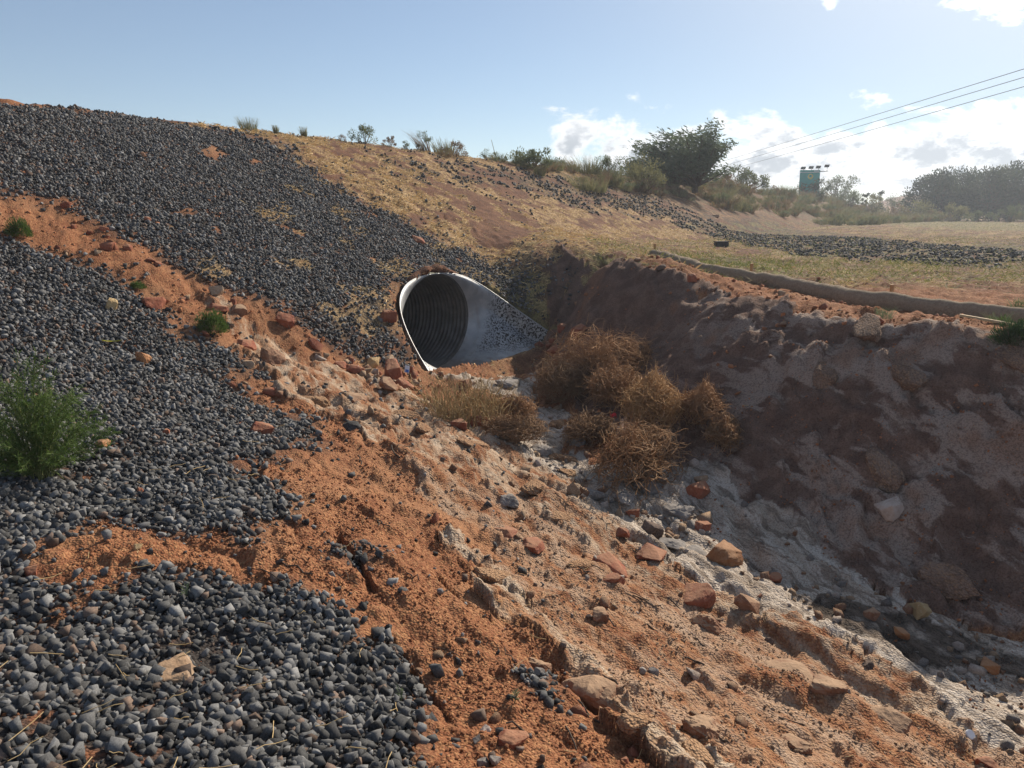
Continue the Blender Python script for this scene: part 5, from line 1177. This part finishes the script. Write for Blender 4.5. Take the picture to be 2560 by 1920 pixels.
def tangle(w_, h_, kind, seed):
    rg = np.random.default_rng(seed); k = {'ball': 900, 'round': 1050, 'dark': 760, 'stick': 620, 'grass': 520}[kind]; m_ = 7
    s_ = np.linspace(0, 1, m_)[None, :, None]
    d0 = rg.normal(size=(k, 3)); d0 /= np.linalg.norm(d0, axis=1)[:, None]; d0[:, 2] = np.abs(d0[:, 2])*1.0-.12
    c = np.array([0, 0, .32*h_]); R_ = np.array([w_*.5, w_*.45, h_*.66])
    if kind == 'grass':
        a = rg.uniform(0, 2*np.pi, k); r0 = np.sqrt(rg.random(k))
        B0 = np.stack([np.cos(a)*r0*w_*.42, np.sin(a)*r0*w_*.4, 0*a-.02], 1)
        tip = B0+np.stack([rg.normal(0, .14*w_, k), rg.normal(0, .12*w_, k), h_*rg.uniform(.35, 1.1, k)], 1); mid = B0*.6+tip*.4; mid[:, 2] = tip[:, 2]*.7
    if kind != 'grass':      # wiry stems curl round the ball, some loop inside it
        ax_ = np.cross(d0, rg.normal(size=(k, 3))); ax_ /= np.linalg.norm(ax_, axis=1)[:, None]+1e-9
        ang = (rg.uniform(.35, 1.3, k)[:, None]*np.linspace(0, 1, m_)[None])[..., None]
        per = np.cross(ax_, d0)
        dirs = d0[:, None]*np.cos(ang)+per[:, None]*np.sin(ang)
        r0 = rg.random(k)**.5; r0 = r0[:, None]*.85+np.linspace(0, 1, m_)[None]**2*rg.uniform(-.1, .22, k)[:, None]
        wisp = rg.random(k) < (.36 if kind in ('stick', 'ball') else .25)      # loose ends that stand off the ball
        r0[wisp] = np.linspace(.35, 1., m_)[None]*rg.uniform(.7, 1.2, wisp.sum())[:, None]; dirs[wisp] = d0[wisp][:, None]*np.cos(ang[wisp]*.55)+per[wisp][:, None]*np.sin(ang[wisp]*.55)
        az_ = np.arctan2(dirs[..., 1], dirs[..., 0]); r0 = r0*(1+.20*np.sin(2*az_+seed)+.13*np.sin(3*az_+2*seed)+.10*np.sin(5*dirs[..., 2]+seed))
        P = c+dirs*R_*r0[..., None]
    else:
        P = (1-s_)**2*B0[:, None]+2*s_*(1-s_)*mid[:, None]+s_**2*tip[:, None]
    wob = rg.normal(size=(k, m_, 3))*.014*w_; wob[:, 0] = 0; P = P+wob
    P[..., 2] = np.maximum(P[..., 2], -.03)
    r_ = {'stick': .005, 'dark': .0042, 'grass': .004}.get(kind, .0040)*rg.uniform(.6, 1.4, (k, 1))*(1-.6*s_[..., 0])
    return strands(P, r_, 3)
for i, (x, y, w_, h_, kind, lab) in enumerate(TUMBLE):
    nm_ = 'dry_grass_tuft' if kind == 'grass' else 'tumbleweed'
    e_ = plant(nm_, x, y, lab, 'dry grass' if kind == 'grass' else 'tumbleweed', None if kind == 'grass' else 'tumbleweeds in the channel', [('twigs' if kind != 'grass' else 'blades', tangle(w_*1.32, h_*1.15, kind, 60+i), MT[kind])], .3*i)
    if kind != 'grass':
        rg = np.random.default_rng(i); ks = 26; s_ = np.linspace(0, 1, 5)[None, :, None]
        d0 = rg.normal(size=(ks, 3)); d0[:, 2] = np.abs(d0[:, 2]); d0 /= np.linalg.norm(d0, axis=1)[:, None]
        P = s_*(d0*np.array([w_*.36, w_*.34, h_*.6]))[:, None]+rg.normal(size=(ks, 5, 3))*.015*w_
        V, Q = strands(P, np.broadcast_to(.007*(1-.7*s_[..., 0]), (ks, 5)), 4); link('main_stems', mesh_np('main_stems', V, Q, None, MT['dark']), e_)

# ------------------------------------------------------------------ straw mulch and meadow blades
def straw_cloud(name, x, y, L0, L1, wd, seed, mat, lab, up=.25, zo=.012):
    rg = np.random.default_rng(seed); n_ = len(x)
    z = ground_z(x, y)+rg.uniform(.2, 1.6, n_)*zo
    a = rg.uniform(0, 2*np.pi, n_); D = np.stack([np.cos(a), np.sin(a), rg.normal(0, up, n_)], 1)
    L_ = rg.uniform(L0, L1, n_)
    V, Q = leaf_quads(np.stack([x, y, z], 1)+np.stack([0*x, 0*x, np.abs(D[:, 2])*L_*.45], 1), D, L_, wd*rg.uniform(.7, 1.4, n_), rg)
    return link(name, mesh_np(name, V, Q, None, mat), kind='stuff', label=lab)
M_STRAW = dry_mat('straw', (.55, .385, .18), (.71, .515, .26), (.79, .62, .37)); M_MEAD = dry_mat('meadow_straw', (.46, .37, .18), (.62, .51, .28), (.72, .62, .38))
rg = np.random.default_rng(9); X_, Y_ = [], []
for (x0, x1, y0, y1, sp) in ((-6, 5.5, 10.5, 19, .040), (-6, 9, 19, 30, .075)):
    x, y = jitter_grid(x0, x1, y0, y1, sp, rg); k = in_view(x, y, 1.02); x, y = x[k], y[k]; Z = zones(x, y)
    k = (rg.random(len(x)) < Z['straw']*.95*(1-.65*Z['meadow'])*sstep(-.7, .3, fbm(x*3, y*3, 2, 505))); X_.append(x[k]); Y_.append(y[k])
x, y = np.concatenate(X_), np.concatenate(Y_); k = ~pit(x, y, 0*x)[1]
straw_cloud('straw_mulch', x[k], y[k], .06, .18, .015, 91, M_STRAW, 'golden straw mulch strewn over the embankment'); print('straw', k.sum())
X_, Y_ = [], []
for (x0, x1, y0, y1, sp) in ((1.5, 12, 8.5, 17, .055), (3, 22, 17, 32, .11), (6, 45, 32, 70, .24)):
    x, y = jitter_grid(x0, x1, y0, y1, sp, rg); k = in_view(x, y, 1.02); x, y = x[k], y[k]; Z = zones(x, y)
    k = rg.random(len(x)) < Z['meadow']*(.35+.65*Z['straw'])*(1-.6*Z['gband']); X_.append(x[k]); Y_.append(y[k])
x, y = np.concatenate(X_), np.concatenate(Y_); Z = zones(x, y); g_ = rg.random(len(x)) < .25+.65*Z['green']
straw_cloud('meadow_straw', x[~g_], y[~g_], .07, .17, .014, 92, M_MEAD, 'pale cut straw lying on the level ground beyond the bank', .35, .02)
straw_cloud('meadow_grass', x[g_], y[g_], .06, .13, .012, 93, leaf_mat('young_grass', (.12, .14, .035), (.18, .20, .05), (.28, .27, .10)), 'young green grass sprouting on the level ground', .9, .03); print('meadow', len(x))
# single straws lying in the near gravel and on the slope
x = rg.uniform(-2.2, 2.4, 420); y = 1.9+rg.random(420)**1.5*5.5; k = in_view(x, y, 1.); x, y = x[k], y[k]; Z = zones(x, y); k = (Z['sand'] < .5) & (rg.random(len(x)) < .35+.65*Z['gravel']); x, y = x[k], y[k]
z = ground_z(x, y)+.035*zones(x, y)['gravel']+.006; a = rg.uniform(0, 6.28, len(x)); L_ = rg.uniform(.03, .13, len(x)); s_ = np.linspace(-.5, .5, 4)[None, :, None]
D = np.stack([np.cos(a), np.sin(a), rg.normal(0, .18, len(x))], 1)
P = np.stack([x, y, z], 1)[:, None]+s_*(D*L_[:, None])[:, None]+rg.normal(size=(len(x), 4, 3))*.003
V, Q = strands(P, np.full((len(x), 4), .0016), 4); link('loose_straws', mesh_np('loose_straws', V, Q, None, M_STRAW), kind='stuff', label='single pale straws lying in the gravel and on the slope')
# twigs on the red slope
x = rg.uniform(-1.2, 1.8, 70); y = rg.uniform(2.6, 6.5, 70); Z = zones(x, y); k = (Z['gravel']+Z['sand'] < .5); x, y = x[k], y[k]
z = ground_z(x, y)+.01; a = rg.uniform(-1.2, -.2, len(x)); L_ = rg.uniform(.05, .2, len(x)); s_ = np.linspace(-.5, .5, 5)[None, :, None]
P = np.stack([x, y, z], 1)[:, None]+s_*(np.stack([np.cos(a), np.sin(a), -.25+0*a], 1)*L_[:, None])[:, None]+rg.normal(size=(len(x), 5, 3))*.006
V, Q = strands(P, np.broadcast_to(rg.uniform(.002, .006, (len(x), 1)), (len(x), 5)), 5); link('twigs', mesh_np('twigs', V, Q, None, M_BARK), kind='stuff', label='dead brown twigs lying on the red slope')

# ------------------------------------------------------------------ hazy air volume, added to imitate the lens veil over distant things
bm = bmesh.new(); bmesh.ops.create_cube(bm, size=1); me = bpy.data.meshes.new('veil_haze'); bm.to_mesh(me); bm.free()
mh = bpy.data.materials.new('veil_haze'); mh.use_nodes = True; t = NT(mh.node_tree)
pv = t.n('ShaderNodeVolumePrincipled'); pv.inputs['Color'].default_value = (.80, .88, 1., 1); pv.inputs['Density'].default_value = VEIL_HAZE; pv.inputs['Anisotropy'].default_value = .35
t.t.links.new(pv.outputs[0], t.n('ShaderNodeOutputMaterial').inputs['Volume']); me.materials.append(mh)
hz = link('veil_haze', me, None, (0, 0, 5.5), None, (3100, 3100, 17), kind='stuff', label='thin bluish hazy air added to imitate the lens veil')
